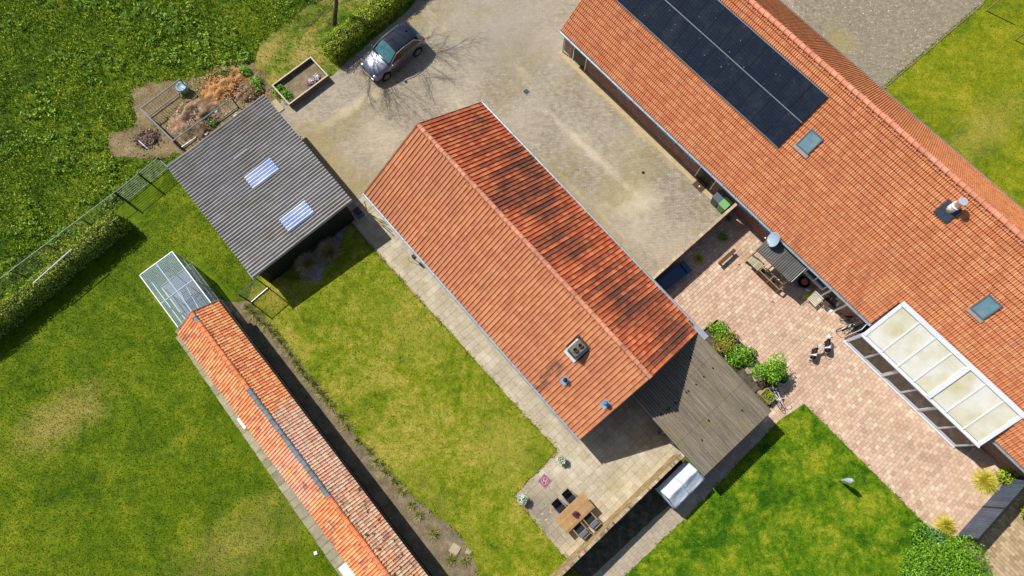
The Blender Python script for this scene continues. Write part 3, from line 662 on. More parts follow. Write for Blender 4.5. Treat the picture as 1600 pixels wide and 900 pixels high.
def tiled_slope(parent, x0, x1, ye, ze, phi, side, length, tw, th, prof, mat, nsingle=0, holes=None, lift=0.028, jit=0.004, single_key=None, sag=0.0):
    V, F = tile_geo(prof, tw, th, lift); nc = int(round((x1-x0)/tw)); nr = int(round(length/th))
    tw2 = (x1-x0)/nc; th2 = length/nr
    V = V*np.array([tw2/tw, th2/th, 1]); cp, sp = cos(phi), sin(phi)
    P = []
    for j in range(nr):
        for i in range(nc):
            s = j*th2
            if side < 0: x = x0+i*tw2; y = ye+s*cp          # slope faces -y
            else: x = x0+(i+1)*tw2; y = ye-s*cp
            xc = x0+(i+.5)*tw2
            if holes and holes(xc, s+th2*0.5): continue
            P.append((x, y, ze+s*sp+(sag*sin(xc*0.9)+sag*0.6*sin(xc*2.3+s) if sag else 0)))
    P = np.array(P); m = len(P); rz = pi if side > 0 else 0.0
    idx = np.arange(m)
    if nsingle:
        kk = np.array([single_key(*p) for p in P]) if single_key else P[:,0]**2
        idx = np.argsort(kk, kind='stable'); mb = MB(); mb.v = [tuple(p) for p in V]; mb.f = [tuple(f) for f in F]; me = mb.mesh('tile', mat)
        for q in idx[:nsingle]:
            link('tile', me, parent, tuple(P[q]+np.array([0, 0, random.uniform(0, jit)])), (phi+random.uniform(-0.006, 0.006), random.uniform(-0.006, 0.006), rz+random.uniform(-0.008, 0.008)))
        idx = idx[nsingle:]
    m = len(idx); Q = P[idx]
    a = RNG.uniform(-0.010, 0.010, m)+phi; c, s_ = np.cos(a)[:,None], np.sin(a)[:,None]; B = V[None]
    X = B[:,:,0]+0*a[:,None]; Y = B[:,:,1]*c-B[:,:,2]*s_; Z = B[:,:,1]*s_+B[:,:,2]*c
    r = RNG.uniform(-0.010, 0.010, m)[:,None]; X, Y = X-Y*r, Y+X*r
    if side > 0: X, Y = -X, -Y
    VV = np.stack([X+Q[:,0:1], Y+Q[:,1:2], Z+Q[:,2:3]+RNG.uniform(0, jit, m)[:,None]], 2).reshape(-1,3)
    FF = (np.array(F)[None]+(np.arange(m)*len(V))[:,None,None]).reshape(-1,4)
    o = link('roof_tiles', np_mesh('roof_tiles', VV, FF, mat), parent); o['kind'] = 'stuff'
    return o
def ridge_tiles(parent, x0, x1, y, z, r, ln, mat, mats2=None, sel=None, sag=0.0):
    n = int(round((x1-x0)/ln)); ln = (x1-x0)/n; k = 7
    V = []; F = []
    for t, (x, rr) in enumerate(((0, r*0.98), (0.004, r*1.24), (0.05, r*1.24), (0.062, r), (ln*1.02, r*0.90))):
        for i in range(k):
            a = pi*(i/(k-1)); V.append((x, rr*1.08*cos(a), rr*0.82*sin(a)))
    for t in range(4):
        for i in range(k-1): F.append((t*k+i, t*k+i+1, (t+1)*k+i+1, (t+1)*k+i))
    mb = MB(); mb.v = V; mb.f = F; me = mb.mesh('ridge_tile', mat); me2 = mb.mesh('ridge_tile', mats2) if mats2 else None
    for i in range(n):
        x = x0+i*ln; d = me2 if (me2 and sel(x)) else me
        link('ridge_tile', d, parent, (x, y+random.uniform(-.008, .008), z+random.uniform(-.004, .006)+sag*sin(x*0.9)), (random.uniform(-.02, .02), random.uniform(-.008, .008), random.uniform(-.015, .015)))
def gutter(parent, x0, x1, y, z, mat, r=0.075, side=-1):
    mb = MB(); n = 6; V = []; F = []
    for x in (x0, x1):
        for rr in (r, r-0.008):
            for i in range(n+1):
                a = pi+pi*i/n; V.append((x, y+rr*cos(a), z+rr*sin(a)))
    m = n+1
    for i in range(n):
        F.append((i, i+1, 2*m+i+1, 2*m+i)); F.append((m+i, 3*m+i, 3*m+i+1, m+i+1))
    F += [(0, 2*m, 3*m, m), (n, m+n, 3*m+n, 2*m+n)]
    for b in (0, 2*m): F.append(list(range(b, b+m))+list(range(b+2*m-1, b+m-1, -1)))
    mb.v = V; mb.f = F; o = mb.build('gutter', mat, parent)
    L = MB()
    k = int((x1-x0)/0.9)
    for i in range(k+1):
        x = x0+(x1-x0)*i/k*0.998+0.01; L.bar((x, y-r, z+0.004), (x, y+r, z+0.004), 0.02, 0.008)
    L.build('bracket', mat, o)
    return o
def box_part(name, mat, parent, *b, bevel=0, **k):
    return MB().box(*b).build(name, mat, parent, bevel=bevel, **k)

m_alu = plain('zinc gutter', S(168, 178, 184), 0.4, 0.4, var=0.12, scale=2)
m_white = plain('white paint', S(228, 230, 230), 0.5, var=0.04, scale=2)
m_dgreen = plain('dark green paint', S(22, 34, 32), 0.4, var=0.15)
m_black = plain('black boards', S(26, 27, 28), 0.6, var=0.3, scale=3)
m_winglass = plain('window glass', S(22, 28, 34), 0.08, 0.0, var=0.3, scale=1.5, spec=0.8, bump=0)
m_lead = plain('lead sheet', S(96, 108, 122), 0.5, 0.3, var=0.2)
m_wood = plain('weathered timber', S(150, 132, 98), 0.8, var=0.25, scale=5, obj=True)
m_dwood = plain('brown timber', S(92, 68, 46), 0.8, var=0.25, scale=5, obj=True)
m_steel = plain('galvanised steel', S(172, 178, 180), 0.35, 0.6, var=0.12, scale=4)
m_dsteel = plain('dark green steel', S(34, 42, 38), 0.5, 0.2, var=0.2)
s, c = brickwork_mat('barn brick', S(132, 98, 86), S(158, 118, 102), S(150, 138, 128)); m_brick = s.fin(c, 0.9, 0, 0.2)
s, c = brickwork_mat('red brick', S(150, 84, 62), S(172, 104, 78), S(150, 140, 124)); m_brick2 = s.fin(c, 0.9, 0, 0.2)
m_tile1 = tile_mat('barn roof clay', 'barn1'); m_tile2 = tile_mat('house roof clay', 'barn2'); m_tileb = tile_mat('aviary roof clay', 'bird')
m_ridge1 = plain('ridge clay', S(206, 138, 106), 0.8, var=0.15, scale=3, obj=True, dirt=S(150, 104, 80))
m_ridge2 = plain('house ridge clay', S(226, 146, 112), 0.8, var=0.12, scale=3, obj=True, dirt=S(214, 160, 134))
m_ridgeb = plain('orange ridge clay', S(226, 132, 78), 0.8, var=0.12, scale=3, obj=True, dirt=S(196, 122, 100))
m_ridgeg = plain('grey ridge clay', S(112, 124, 132), 0.6, var=0.12, scale=3, obj=True)
m_deck = plain('roof boards', S(74, 58, 44), 0.9, var=0.2)

def gabled(parent, L, W, ze, zr, oh, wallmat, ov_end=0.12, x0=0.0):
    "four walls under a pitched roof, one mesh each"
    h = 0.22; slope = (zr-ze)/(W/2)
    zt = ze+oh*slope-0.12
    a, b = x0+ov_end, L-ov_end
    box_part('wall', wallmat, parent, a, b, oh, oh+h, -0.1, zt); box_part('wall', wallmat, parent, a, b, W-oh-h, W-oh, -0.1, zt)
    for x in (a, b-h):
        MB().prism_x([(oh+h, -0.1), (W-oh-h, -0.1), (W-oh-h, zt+slope*h-0.03), (W/2, zr-0.15), (oh+h, zt+slope*h-0.03)], x, x+h).build('gable_wall', wallmat, parent)
    t = 0.05
    for sgn in (1, -1):
        ys = (0.03, W/2) if sgn == 1 else (W-0.03, W/2)
        MB().prism_x([(ys[0], ze-0.02), (ys[1], zr-0.03), (ys[1], zr-0.03-t), (ys[0], ze-0.02-t)][::1 if sgn == 1 else -1], x0+0.02, L-0.02).build('roof_boards', m_deck, parent)

# ------------------------------------------------ the barn in the middle
L1, W1, ZE1, ZR1 = 18.35, 8.85, 2.35, 5.10
phi1 = atan2(ZR1-ZE1, W1/2); SL1 = math.hypot(ZR1-ZE1, W1/2)
barn = thing('barn', 'long barn in the middle with orange pantile roof, its far slope streaked with black moss', 'barn', (*F1.w(-17.08, 3.6), 0), F1.a)
gabled(barn, L1, W1, ZE1, ZR1, 0.45, m_brick2)
def b1_hole(x, s): return (14.45 < x < 15.25 and 2.85 < s < 3.75)
tiled_slope(barn, 0, L1, 0.0, ZE1, phi1, -1, SL1, 0.2513, 0.325, PAN, m_tile1, 300, b1_hole, single_key=lambda x, y, z: abs(x-13.2)+0*y, lift=0.014)
tiled_slope(barn, 0, L1, W1, ZE1, phi1, 1, SL1, 0.2513, 0.325, PAN, m_tile1, 0, lift=0.014)
ridge_tiles(barn, -0.02, L1+0.02, W1/2, ZR1+0.02, 0.13, 0.31, m_ridge1)
gutter(barn, -0.05, L1+0.05, -0.075, ZE1-0.02, m_alu, 0.085); gutter(barn, -0.05, L1+0.05, W1+0.075, ZE1-0.02, m_alu, 0.085)
for x in (-0.035, L1+0.01):   # barge boards along the gable ends
    for sg in (0, 1):
        y0 = 0.02 if sg == 0 else W1-0.02
        MB().bar((x+0.012, y0, ZE1-0.03), (x+0.012, W1/2, ZR1-0.04), 0.025, 0.16).build('barge_board', m_dwood, barn)
box_part('flashing', m_alu, barn, L1-0.35, L1+0.55, W1-0.22, W1+0.10, ZE1+0.17, ZE1+0.185)
# garden side doors and windows
dd = box_part('door', m_dgreen, barn, 5.2, 6.15, 0.40, 0.447, 0.0, 2.05); box_part('handle', m_steel, dd, 5.3, 5.42, 0.36, 0.398, 1.0, 1.04)
for x in (2.2, 8.6, 11.8, 15.0):
    w = box_part('window', m_winglass, barn, x, x+0.9, 0.42, 0.447, 1.1, 1.9); q = MB()
    for a in ((x-.06, x, .40, .46, 1.04, 1.96), (x+.9, x+.96, .40, .46, 1.04, 1.96), (x, x+.9, .40, .46, 1.04, 1.1), (x, x+.9, .40, .46, 1.9, 1.96), (x+.43, x+.47, .405, .455, 1.1, 1.9)): q.box(*a)
    q.build('frame', m_white, w)
# big dark door in the gable behind the lean-to
MB().box(L1-0.09, L1-0.06, 3.0, 5.8, 0.0, 2.3).build('barn_door', m_black, barn)
# chimney and vent pipes
def on1(x, y): return ZE1+y*tan(phi1)
ch = MB(); cx, cy = 14.85, 2.75
ch.box(cx-0.29, cx+0.29, cy-0.38, cy+0.38, on1(0, cy)-0.4, on1(0, cy)+0.62)
chim = ch.build('chimney', plain('lichened brick', S(112, 106, 94), 0.9, var=0.5, scale=9, dirt=S(70, 72, 62)), barn, bevel=0.02)
pots = MB()
m_matt_black = plain('matt_black', S(14, 13, 12), 1.0, var=0.1)
for dy in (-0.17, 0.17):
    MB().lathe([(0.13, 0), (0.13, 0.14), (0.10, 0.15), (0.10, 0.05)], (cx, cy+dy, on1(0, cy)+0.62), 12).build('chimney_pot', plain('pot', S(110, 104, 92), 0.9, var=0.3, scale=8), chim)
    MB().lathe([(0.098, 0), (0.098, 0.01)], (cx, cy+dy, on1(0, cy)+0.72), 10).build('matt_black', m_matt_black, chim)  # black disc fills the mouth of each pot
MM = Matrix.Translation((cx, cy, on1(0, cy)+0.10)) @ Matrix.Rotation(phi1, 4, 'X')
fl = MB(MM); fl.box(-0.40, 0.40, -0.60, 0.46, 0.0, 0.012); fl.build('flashing', plain('whitened lead', S(196, 202, 206), 0.6, 0.1, var=0.15, dirt=S(150, 170, 180)), chim)
for (x, y, mp, col) in ((15.6, 1.35, m_black, 'dark'), (17.85, 2.05, plain('blue pipe', S(96, 112, 130), 0.5, 0.2), 'blue')):
    MM = Matrix.Translation((x, y, on1(0, y)+0.105)) @ Matrix.Rotation(phi1, 4, 'X')
    f = MB(MM).box(-0.2, 0.2, -0.26, 0.24, 0, 0.012).build('pipe_flashing', plain('blue lead', S(140, 158, 178), 0.5, 0.2, dirt=S(196, 206, 216)), barn)
    MB().lathe([(0.075, -0.1), (0.075, 0.34), (0.12, 0.36), (0.12, 0.44), (0.05, 0.47)], (x, y, on1(0, y)), 10).build('vent_pipe', mp, f, True)

# ------------------------------------------------ the farmhouse on the right
L2, W2, ZE2 = 46.0, 11.42, 2.30
T2 = 0.95; phi2 = math.atan(T2); ZR2 = ZE2+T2*5.75; Y2 = 5.75
u2, v2 = -17.32, 19.70
house = thing('farmhouse', 'long brick farmhouse with a bright orange tiled roof and solar panels', 'farmhouse', (*F2.w(u2, v2), 0), F2.a)
SL2 = 5.75/cos(phi2); W2 = 2*Y2
gabled(house, L2, W2, ZE2, ZR2, 0.36, m_brick)
CONS0, CONS1 = 7.62-u2, 15.74-u2
SKY = [(-1.83-u2, 22.76+0.40-v2), (10.2-u2, 23.0-v2)]
def h2_hole(x, s):
    y = s*cos(phi2)
    if CONS0+0.02 < x < CONS1-0.05 and y < 1.30: return True
    for (sx, sy) in SKY:
        if abs(x-sx) < 0.36 and abs(y-sy) < 0.32: return True
    return False
tiled_slope(house, 0, L2, 0.0, ZE2, phi2, -1, SL2, 0.262, 0.31, DBL, m_tile2, 300, h2_hole, single_key=lambda x, y, z: abs(x-21.0)+0*y, lift=0.066)
tiled_slope(house, 0, L2, W2, ZE2, phi2, 1, SL2, 0.262, 0.31, DBL, m_tile2, 0, lift=0.066)
ridge_tiles(house, 0, L2, Y2, ZR2+0.02, 0.15, 0.36, m_ridge2)
gutter(house, -0.12, CONS0-0.02, -0.085, ZE2-0.01, m_alu, 0.09); gutter(house, CONS1+0.1, L2, -0.085, ZE2-0.01, m_alu, 0.09)
gutter(house, -0.1, L2, W2+0.085, ZE2-0.01, m_alu, 0.09)
box_part('fascia', m_white, house, 0.0, CONS0-0.02, 0.0, 0.03, ZE2-0.22, ZE2-0.04)
box_part('soffit', plain('soffit', S(170, 176, 180), 0.6), house, 0.02, CONS0-0.02, 0.03, 0.36, ZE2-0.16, ZE2-0.13)
WY = 0.36
def wall_window(x0, x1, z0, z1, mullions=0, deep=0.05):
    w = box_part('window', m_winglass, house, x0, x1, WY-0.012, WY-0.002, z0, z1); q = MB(); f = 0.055
    for a in ((x0-f, x0, z0-f, z1+f), (x1, x1+f, z0-f, z1+f), (x0, x1, z0-f, z0), (x0, x1, z1, z1+f)): q.box(a[0], a[1], WY-deep, WY-0.001, a[2], a[3])
    for i in range(mullions):
        xm = x0+(x1-x0)*(i+1)/(mullions+1); q.box(xm-0.03, xm+0.03, WY-deep+0.004, WY-0.001, z0, z1)
    q.build('frame', m_white, w)
    box_part('sill', plain('sill stone', S(150, 150, 148), 0.8), w, x0-0.08, x1+0.08, WY-0.11, WY-0.0005, z0-f-0.06, z0-f)
def wall_door(x0, x1, z1, mat, panes=False):
    d = box_part('door', mat, house, x0, x1, WY-0.04, WY-0.002, 0.04, z1)
    q = MB(); q.box(x0-.06, x0, WY-.06, WY-.001, 0, z1+.06); q.box(x1, x1+.06, WY-.06, WY-.001, 0, z1+.06); q.box(x0, x1, WY-.06, WY-.001, z1, z1+.06); q.build('frame', m_white, d)
    box_part('handle', m_steel, d, x1-0.16, x1-0.06, WY-.09, WY-.041, 1.0, 1.03)
wall_door(-16.28-u2, -15.25-u2, 2.05, m_dgreen); wall_door(-5.30-u2, -4.12-u2, 2.05, m_dgreen)
for a, b in ((-12.4, -11.4), (-8.9, -7.5), (-6.6, -5.8), (-2.1, -1.2), (-0.5, 0.3)): wall_window(a-u2, b-u2, 1.25, 1.95)
wall_window(3.25-u2, 4.6-u2, 0.9, 1.95, 1, 0.16); 
wd = box_part('garden_door', m_winglass, house, 4.95-u2, 6.0-u2, WY-0.03, WY-0.002, 0.05, 2.05); q = MB()
for a in ((4.85, 4.95, 0, 2.12), (6.0, 6.1, 0, 2.12)): q.box(a[0]-u2, a[1]-u2, WY-0.22, WY-.001, a[2], a[3])
q.box(4.95-u2, 6.0-u2, WY-0.22, WY-.001, 2.05, 2.12); q.box(4.95-u2, 6.0-u2, WY-0.4, WY-.23, 0.0, 0.08); q.build('frame', m_white, wd)
MB().tube((0.18, 0.2, 0), (0.18, 0.2, ZE2-0.2), 0.04, n=8).build('downpipe', m_alu, house)
MB().tube((-1.95-u2+3.1, 0.2, 0), (-1.95-u2+3.1, 0.2, ZE2-0.2), 0.04, n=8).build('downpipe', m_alu, house)
# low brick plinth strip along the yard
box_part('plinth', plain('pavement edge', S(186, 164, 124), 0.9, var=0.2, scale=4), house, 0.0, -2.6-u2, -0.10, 0.20, 0.013, 0.03)
def slope_frame(x, s, lift=0.0):
    "a frame lying on the south-west slope: x along, y up the slope, z away from the roof"
    return Matrix.Translation((x, s*cos(phi2), ZE2+s*sin(phi2))) @ Matrix.Rotation(phi2, 4, 'X') @ Matrix.Translation((0, 0, lift))
# solar panels, two rows
s = NT('solar cells')
bt = s.node('ShaderNodeTexBrick'); s.link(s.node('ShaderNodeTexCoord').outputs['Object'], bt.inputs['Vector']); bt.offset = 0.0
bt.inputs['Color1'].default_value = S(24, 30, 42); bt.inputs['Color2'].default_value = S(28, 35, 48); bt.inputs['Mortar'].default_value = S(44, 52, 62)
bt.inputs['Scale'].default_value = 1.0; bt.inputs['Brick Width'].default_value = 0.166; bt.inputs['Row Height'].default_value = 0.166; bt.inputs['Mortar Size'].default_value = 0.006
cc = s.mix(s.rng(s.noise(0.9, 6.0, 0.75), 0.5, 0.75, 0, 0.35), bt.outputs['Color'], S(74, 80, 80))
cc = s.mix(s.rng(s.noise(9, 2.0, 0.5), 0.73, 0.76), cc, S(150, 160, 170)); m_cell = s.fin(cc, 0.22, 0, 0.45)
m_pframe = plain('panel frame', S(30, 34, 40), 0.4, 0.5); m_rail = plain('rail', S(150, 158, 164), 0.4, 0.5)
PW, PH = 1.03, 1.69
pbm = MB(); pbm.box(0.012, PW-0.012, 0.012, PH-0.012, 0.0, 0.034); me_pan = pbm.mesh('solar_panel', m_cell)
fb = MB(); fb.box(0, 0.012, 0, PH, 0, 0.04); fb.box(PW-0.012, PW, 0, PH, 0, 0.04); fb.box(0.012, PW-0.012, 0, 0.012, 0, 0.04); fb.box(0.012, PW-0.012, PH-0.012, PH, 0, 0.04); me_fr = fb.mesh('panel_frame', m_pframe)
S0 = (22.27-v2)/cos(phi2)-0.03; XP1 = -2.82-u2
for row in (0, 1):
    for i in range(16):
        x = XP1-(i+1)*(PW+0.006)
        if x < 0.2: continue
        M = slope_frame(x, S0+row*(PH+0.06), 0.13)
        o = link('solar_panel', me_pan, house); o.matrix_local = M
        link('panel_frame', me_fr, o)
mr = MB(slope_frame(0, S0+PH, 0.12)); mr.box(0.3, XP1, 0.006, 0.054, 0, 0.05); mr.build('rail', m_rail, house)
mr = MB(slope_frame(0, S0, 0.10)); mr.box(0.3, XP1, -0.05, -0.004, 0, 0.05); mr.build('rail', m_rail, house)
mr = MB(slope_frame(0, S0+2*PH+.06, 0.09)); mr.box(0.3, XP1, 0.004, 0.05, 0, 0.05); mr.build('rail', m_rail, house)
# roof windows
m_skyg = plain('roof window glass', S(116, 150, 160), 0.12, 0.2, var=0.2, scale=2.5, spec=0.8, bump=0, dirt=S(150, 172, 160))
for (sx, sy) in SKY:
    M = slope_frame(sx, sy/cos(phi2), 0.05)
    w = MB(M).box(-0.36, 0.36, -0.48, 0.48, 0.03, 0.075).build('roof_window', m_skyg, house)
    f = MB(M)
    for b in ((-0.43, -0.36, -0.55, 0.55), (0.36, 0.43, -0.55, 0.55), (-0.36, 0.36, -0.55, -0.48), (-0.36, 0.36, 0.48, 0.55)): f.box(b[0], b[1], b[2], b[3], 0.0, 0.10)
    f.build('frame', plain('window lead', S(112, 122, 130), 0.4, 0.4), w)
    MB(M).box(-0.50, 0.50, -0.74, -0.552, 0.055, 0.075).build('flashing', plain('apron lead', S(170, 156, 150), 0.6, 0.2, dirt=S(190, 130, 100)), w)
# flue with its lead plate
fx, fy = 5.42-u2, 4.9
M = slope_frame(fx-0.02, (fy-0.05)/cos(phi2), 0.125)
plate = MB(M).box(-0.42, 0.42, -0.5, 0.42, 0, 0.012).build('flashing', plain('dark lead', S(58, 68, 84), 0.5, 0.2, var=0.3), house)
zf = ZE2+fy*T2
fb = MB().tube((fx, fy, zf-0.1), (fx, fy, zf+0.55), 0.22, 0.20, 16).build('flue', plain('white flue', S(222, 216, 206), 0.5, var=0.06), plate, True)
MB().tube((fx, fy, zf+0.45), (fx, fy, zf+0.56), 0.225, 0.225, 16).build('collar', m_white, plate)
MB().tube((fx, fy, zf+0.56), (fx, fy, zf+0.98), 0.16, 0.16, 16).build('flue_pipe', plain('steel pipe', S(200, 190, 184), 0.3, 0.6), plate)
MB().tube((fx, fy, zf+1.02), (fx, fy, zf+1.10), 0.215, 0.215, 16).build('flue_cap', plain('cap', S(206, 212, 216), 0.4, 0.4), plate)
MB().tube((fx, fy, zf+0.96), (fx, fy, zf+1.03), 0.10, 0.10, 8).build('flue_neck', m_black, plate)

# ------------------------------------------------ conservatory against the house
CU, CV = 7.62, 18.98
cons = thing('conservatory', 'white framed conservatory with algae stained cream roof sheets, against the farmhouse', 'conservatory', (*F2.w(CU, CV), 0), F2.a)
CL = 8.05; CD = 2.12; ZF, ZB = 2.25, 3.68
cphi = atan2(ZB-ZF, CD); cs_ = math.hypot(ZB-ZF, CD)
def cslope(x, s, lift=0.0): return Matrix.Translation((x, s*cos(cphi), ZF+s*sin(cphi))) @ Matrix.Rotation(cphi, 4, 'X') @ Matrix.Translation((0, 0, lift))
m_cream = haze_sheet_mat('cream roof sheet', S(240, 238, 226), 0.90, S(208, 192, 122), 0.85, 0.55, 0.35)
m_wf = plain('white aluminium', S(214, 217, 224), 0.4, var=0.04, scale=1)
bx = [0.12]+[0.12+(CL-0.24)*q for q in (0.155, 0.295, 0.435, 0.570, 0.715, 0.865, 1.0)]
for i in range(7):
    MB(cslope(0, 0)).box(bx[i]+0.03, bx[i+1]-0.03, 0.06, cs_-0.16, -0.01, 0.012).build('roof_sheet', m_cream, cons)
for i, x in enumerate(bx):
    w = 0.10 if i in (0, 7) else (0.12 if i == 4 else 0.035)
    MB(cslope(0, 0)).box(x-w, x+w if i else x+w*0.6, -0.05 if i == 4 else 0.0, cs_-0.16, -0.04, 0.05 if i not in (4,) else 0.10).build('glazing_bar', m_wf, cons)
MB(cslope(0, 0)).box(0.0, CL, cs_-0.16, cs_+0.10, -0.05, 0.10).build('top_rail', m_wf, cons, bevel=0.01)
MB().box(0, CL, -0.06, 0.05, ZF-0.16, ZF-0.01).build('eaves_beam', m_wf, cons, bevel=0.01)
MB().box(-0.02, CL+0.02, -0.16, -0.062, ZF-0.08, ZF-0.0).build('gutter', m_wf, cons)
MB().box(0.0, CL, -0.10, 0.04, 0.0, 0.14).build('bottom_rail', m_wf, cons, bevel=0.01)
m_blind = NT('brown matting'); cB = m_blind.ramp(m_blind.noise(2.4, 6.0, 0.7), [(0.3, S(140, 98, 52)), (0.48, S(206, 152, 84)), (0.62, S(228, 188, 126)), (0.78, S(196, 184, 152))])
m_blind = m_blind.fin(cB, 0.8, 0, 0.3)
m_cglass = glass_mat('conservatory glass', (0.93, 0.96, 0.97, 1), 0.15)
pw = (CL-0.1)/3
for k in range(3):
    x0 = 0.05+k*pw; x1 = x0+pw
    dr = MB(); 
    for b in ((x0, x0+0.09, 0.14, ZF-0.16), (x1-0.09, x1, 0.14, ZF-0.16)): dr.box(b[0], b[1], -0.04-0.02*(k==1), 0.03-0.02*(k==1), b[2], b[3])
    dr.box(x0+0.09, x1-0.09, -0.04, 0.03, 0.14, 0.34); dr.box(x0+0.09, x1-0.09, -0.04, 0.03, ZF-0.26, ZF-0.16)
    xm = (x0+x1)/2; dr.box(xm-0.05, xm+0.05, -0.04, 0.03, 0.34, ZF-0.26)
    d = dr.build('sliding_door', m_wf, cons)
    for (a, b) in ((x0+0.09, xm-0.05), (xm+0.05, x1-0.09)):
        MB().box(a, b, -0.01, 0.0, 0.34, ZF-0.26).build('pane', m_cglass, d)
for x in (0.0, CL-0.06):   # glazed end walls
    e = MB().prism_x([(0.05, 0.0), (0.14, 0.0), (0.14, ZF-0.0), (0.05, ZF-0.05)], x, x+0.06).build('end_frame', m_wf, cons)
    MB().box(x, x+0.06, 0.14, CD-0.75, 0.0, 0.5).build('end_panel', m_wf, cons)
    MB().box(x+0.02, x+0.03, 0.14, 1.0, 0.5, ZF).build('pane', m_cglass, cons)
    MB().prism_x([(0.10, ZF), (CD, ZB-0.06), (CD, ZF+0.4), (0.95, ZF-0.0)], x+0.01, x+0.04).build('gable_pane', m_cglass, cons)
    MB(cslope(0, 0)).box(x, x+0.06, 0.0, cs_, -0.13, -0.042).build('rafter', m_wf, cons)
MB().box(0.05, CL-0.05, 0.05, 1.38, 0.05, 0.07).build('floor', m_blind, cons)
MB().prism_x([(CD+0.02, ZB-0.02), (CD+0.16, ZB+0.10), (CD+0.16, ZB-0.3), (CD+0.02, ZB-0.3)], 0, CL).build('back_flashing', m_black, cons)
# open side vent leaning out at the near end
lv = MB(Matrix.Translation((-0.16, 0.02, 0.25)) @ Matrix.Rotation(radians(-3), 4, 'X'))
lv.box(-0.05, -0.02, 0.0, 0.06, 0, 1.95); lv.box(-0.05, -0.02, 1.0, 1.06, 0, 1.95); lv.box(-0.05, -0.02, 0.06, 1.0, 0, 0.06); lv.box(-0.05, -0.02, 0.06, 1.0, 1.89, 1.95)
v_ = lv.build('side_door', m_wf, cons); lv2 = MB(lv.M); lv2.box(-0.04, -0.03, 0.06, 1.0, 0.06, 1.89); lv2.build('pane', m_cglass, v_)

# ------------------------------------------------ black corrugated shed
SU, SV = -25.85, -4.45; SL, SW_ = 8.85, 6.75
shed = thing('shed', 'dark shed with a grey corrugated roof and two blue-white rooflights', 'shed', (*FS.w(SU, SV), 0), FS.a)
SZ0, SZ1 = 2.42, 2.72
def corr_sheet(w, ln, period, amp, spp=6):
    n = int(round(w/period*spp)); V = []; F = []
    for j, y in enumerate((0, ln)):
        for i in range(n+1):
            x = w*i/n; V.append((x, y, amp*(0.5-0.5*cos(2*pi*x/period))))
    for i in range(n): F.append((i, i+1, n+2+i, n+1+i))
    k = len(V)
    for dz in (0.0, -0.012):
        for i in range(n+1):
            x = w*i/n; V.append((x, 0, amp*(0.5-0.5*cos(2*pi*x/period))+dz))
    for i in range(n): F.append((k+n+1+i, k+n+2+i, k+i+1, k+i))
    mb = MB(); mb.v = V; mb.f = F; return mb
m_corr = corr_mat('fibre cement shed roof', [(0.2, S(126, 124, 128)), (0.5, S(160, 156, 152)), (0.8, S(192, 186, 176))], S(134, 120, 92), 0.45)
sphi = atan2(SZ1-SZ0, SW_); per = SL/44
rows = 3; rl = (SW_+0.1)/rows/cos(sphi); ncol = 11; cw = per*4
me_sheet = corr_sheet(cw, rl+0.12, per, 0.12).mesh('roof_sheet', m_corr, True)
for j in range(rows):
    for i in range(ncol):
        link('roof_sheet', me_sheet, shed, (i*cw, -0.05+j*rl*cos(sphi), SZ0+j*rl*sin(sphi)+0.012*j-0.01), (sphi-0.004, 0, 0))
s = NT('blue rooflight'); cc = s.ramp(s.noise(1.3, 3.0, 0.6, vec=s.pos(-50, (1.2, 0.4, 1))), [(0.3, S(176, 192, 226)), (0.5, S(210, 218, 238)), (0.7, S(236, 238, 244))]); m_rl = s.fin(cc, 0.5, 0, 0.3)
for (pp, off) in ((((380, 279), (421, 249), (436, 263), (397, 294)), 0), (((433, 343), (475, 311), (489, 328), (448, 361)), 0)):
    us = [FS.uv(*p, 2.6) for p in pp]; x0 = min(q[0] for q in us)-SU; x1 = max(q[0] for q in us)-SU; y0 = min(q[1] for q in us)-SV; y1 = max(q[1] for q in us)-SV
    x0 = round((x0+0.1)/per)*per; nn = 5
    corr_sheet(per*nn, (y1-y0)*0.95, per, 0.12).build('rooflight', m_rl, shed, True, (x0, y0+0.08, SZ0+(y0+0.08)*tan(sphi)+0.10), (sphi, 0, 0))
box_part('wall', m_black, shed, 0.25, SL-0.25, 0.25, 0.33, 0, SZ0-0.04); box_part('wall', m_black, shed, 0.25, SL-0.25, SW_-0.33, SW_-0.25, 0, SZ1-0.08)
box_part('wall', m_black, shed, 0.25, 0.33, 0.33, SW_-0.33, 0, SZ0-0.04); box_part('wall', m_black, shed, SL-0.33, SL-0.25, 0.33, SW_-0.33, 0, SZ0-0.04)
for x in np.arange(0.5, SW_-0.5, 0.22):
    MB().box(SL-0.249, SL-0.225, x, x+0.20, 0.02, SZ0-0.06).build('board', m_black, shed)
box_part('ridge_flashing', plain('edge trim', S(120, 118, 114), 0.7, 0.1), shed, -0.02, 0.02, -0.05, SW_, SZ0+0.02, SZ0+0.06)
MB(Matrix.Translation((SL-0.55, -0.06, SZ0+0.04))).tube((0, 0, 0), (0.6, 0, 0), 0.03, n=6).build('drain_stub', m_alu, shed)
link('white_stick', MB().bar((0, 0, 0), (0.95, 0, 0), 0.014, 0.012).mesh('white_stick', m_white), None, (*FS.w(SU+2.3, SV+3.2), 2.72), (0, -0.05, FS.a+pi/2))
tag(bpy.data.objects['white_stick'], 'thin white stick lying on the corrugated shed roof', 'stick')

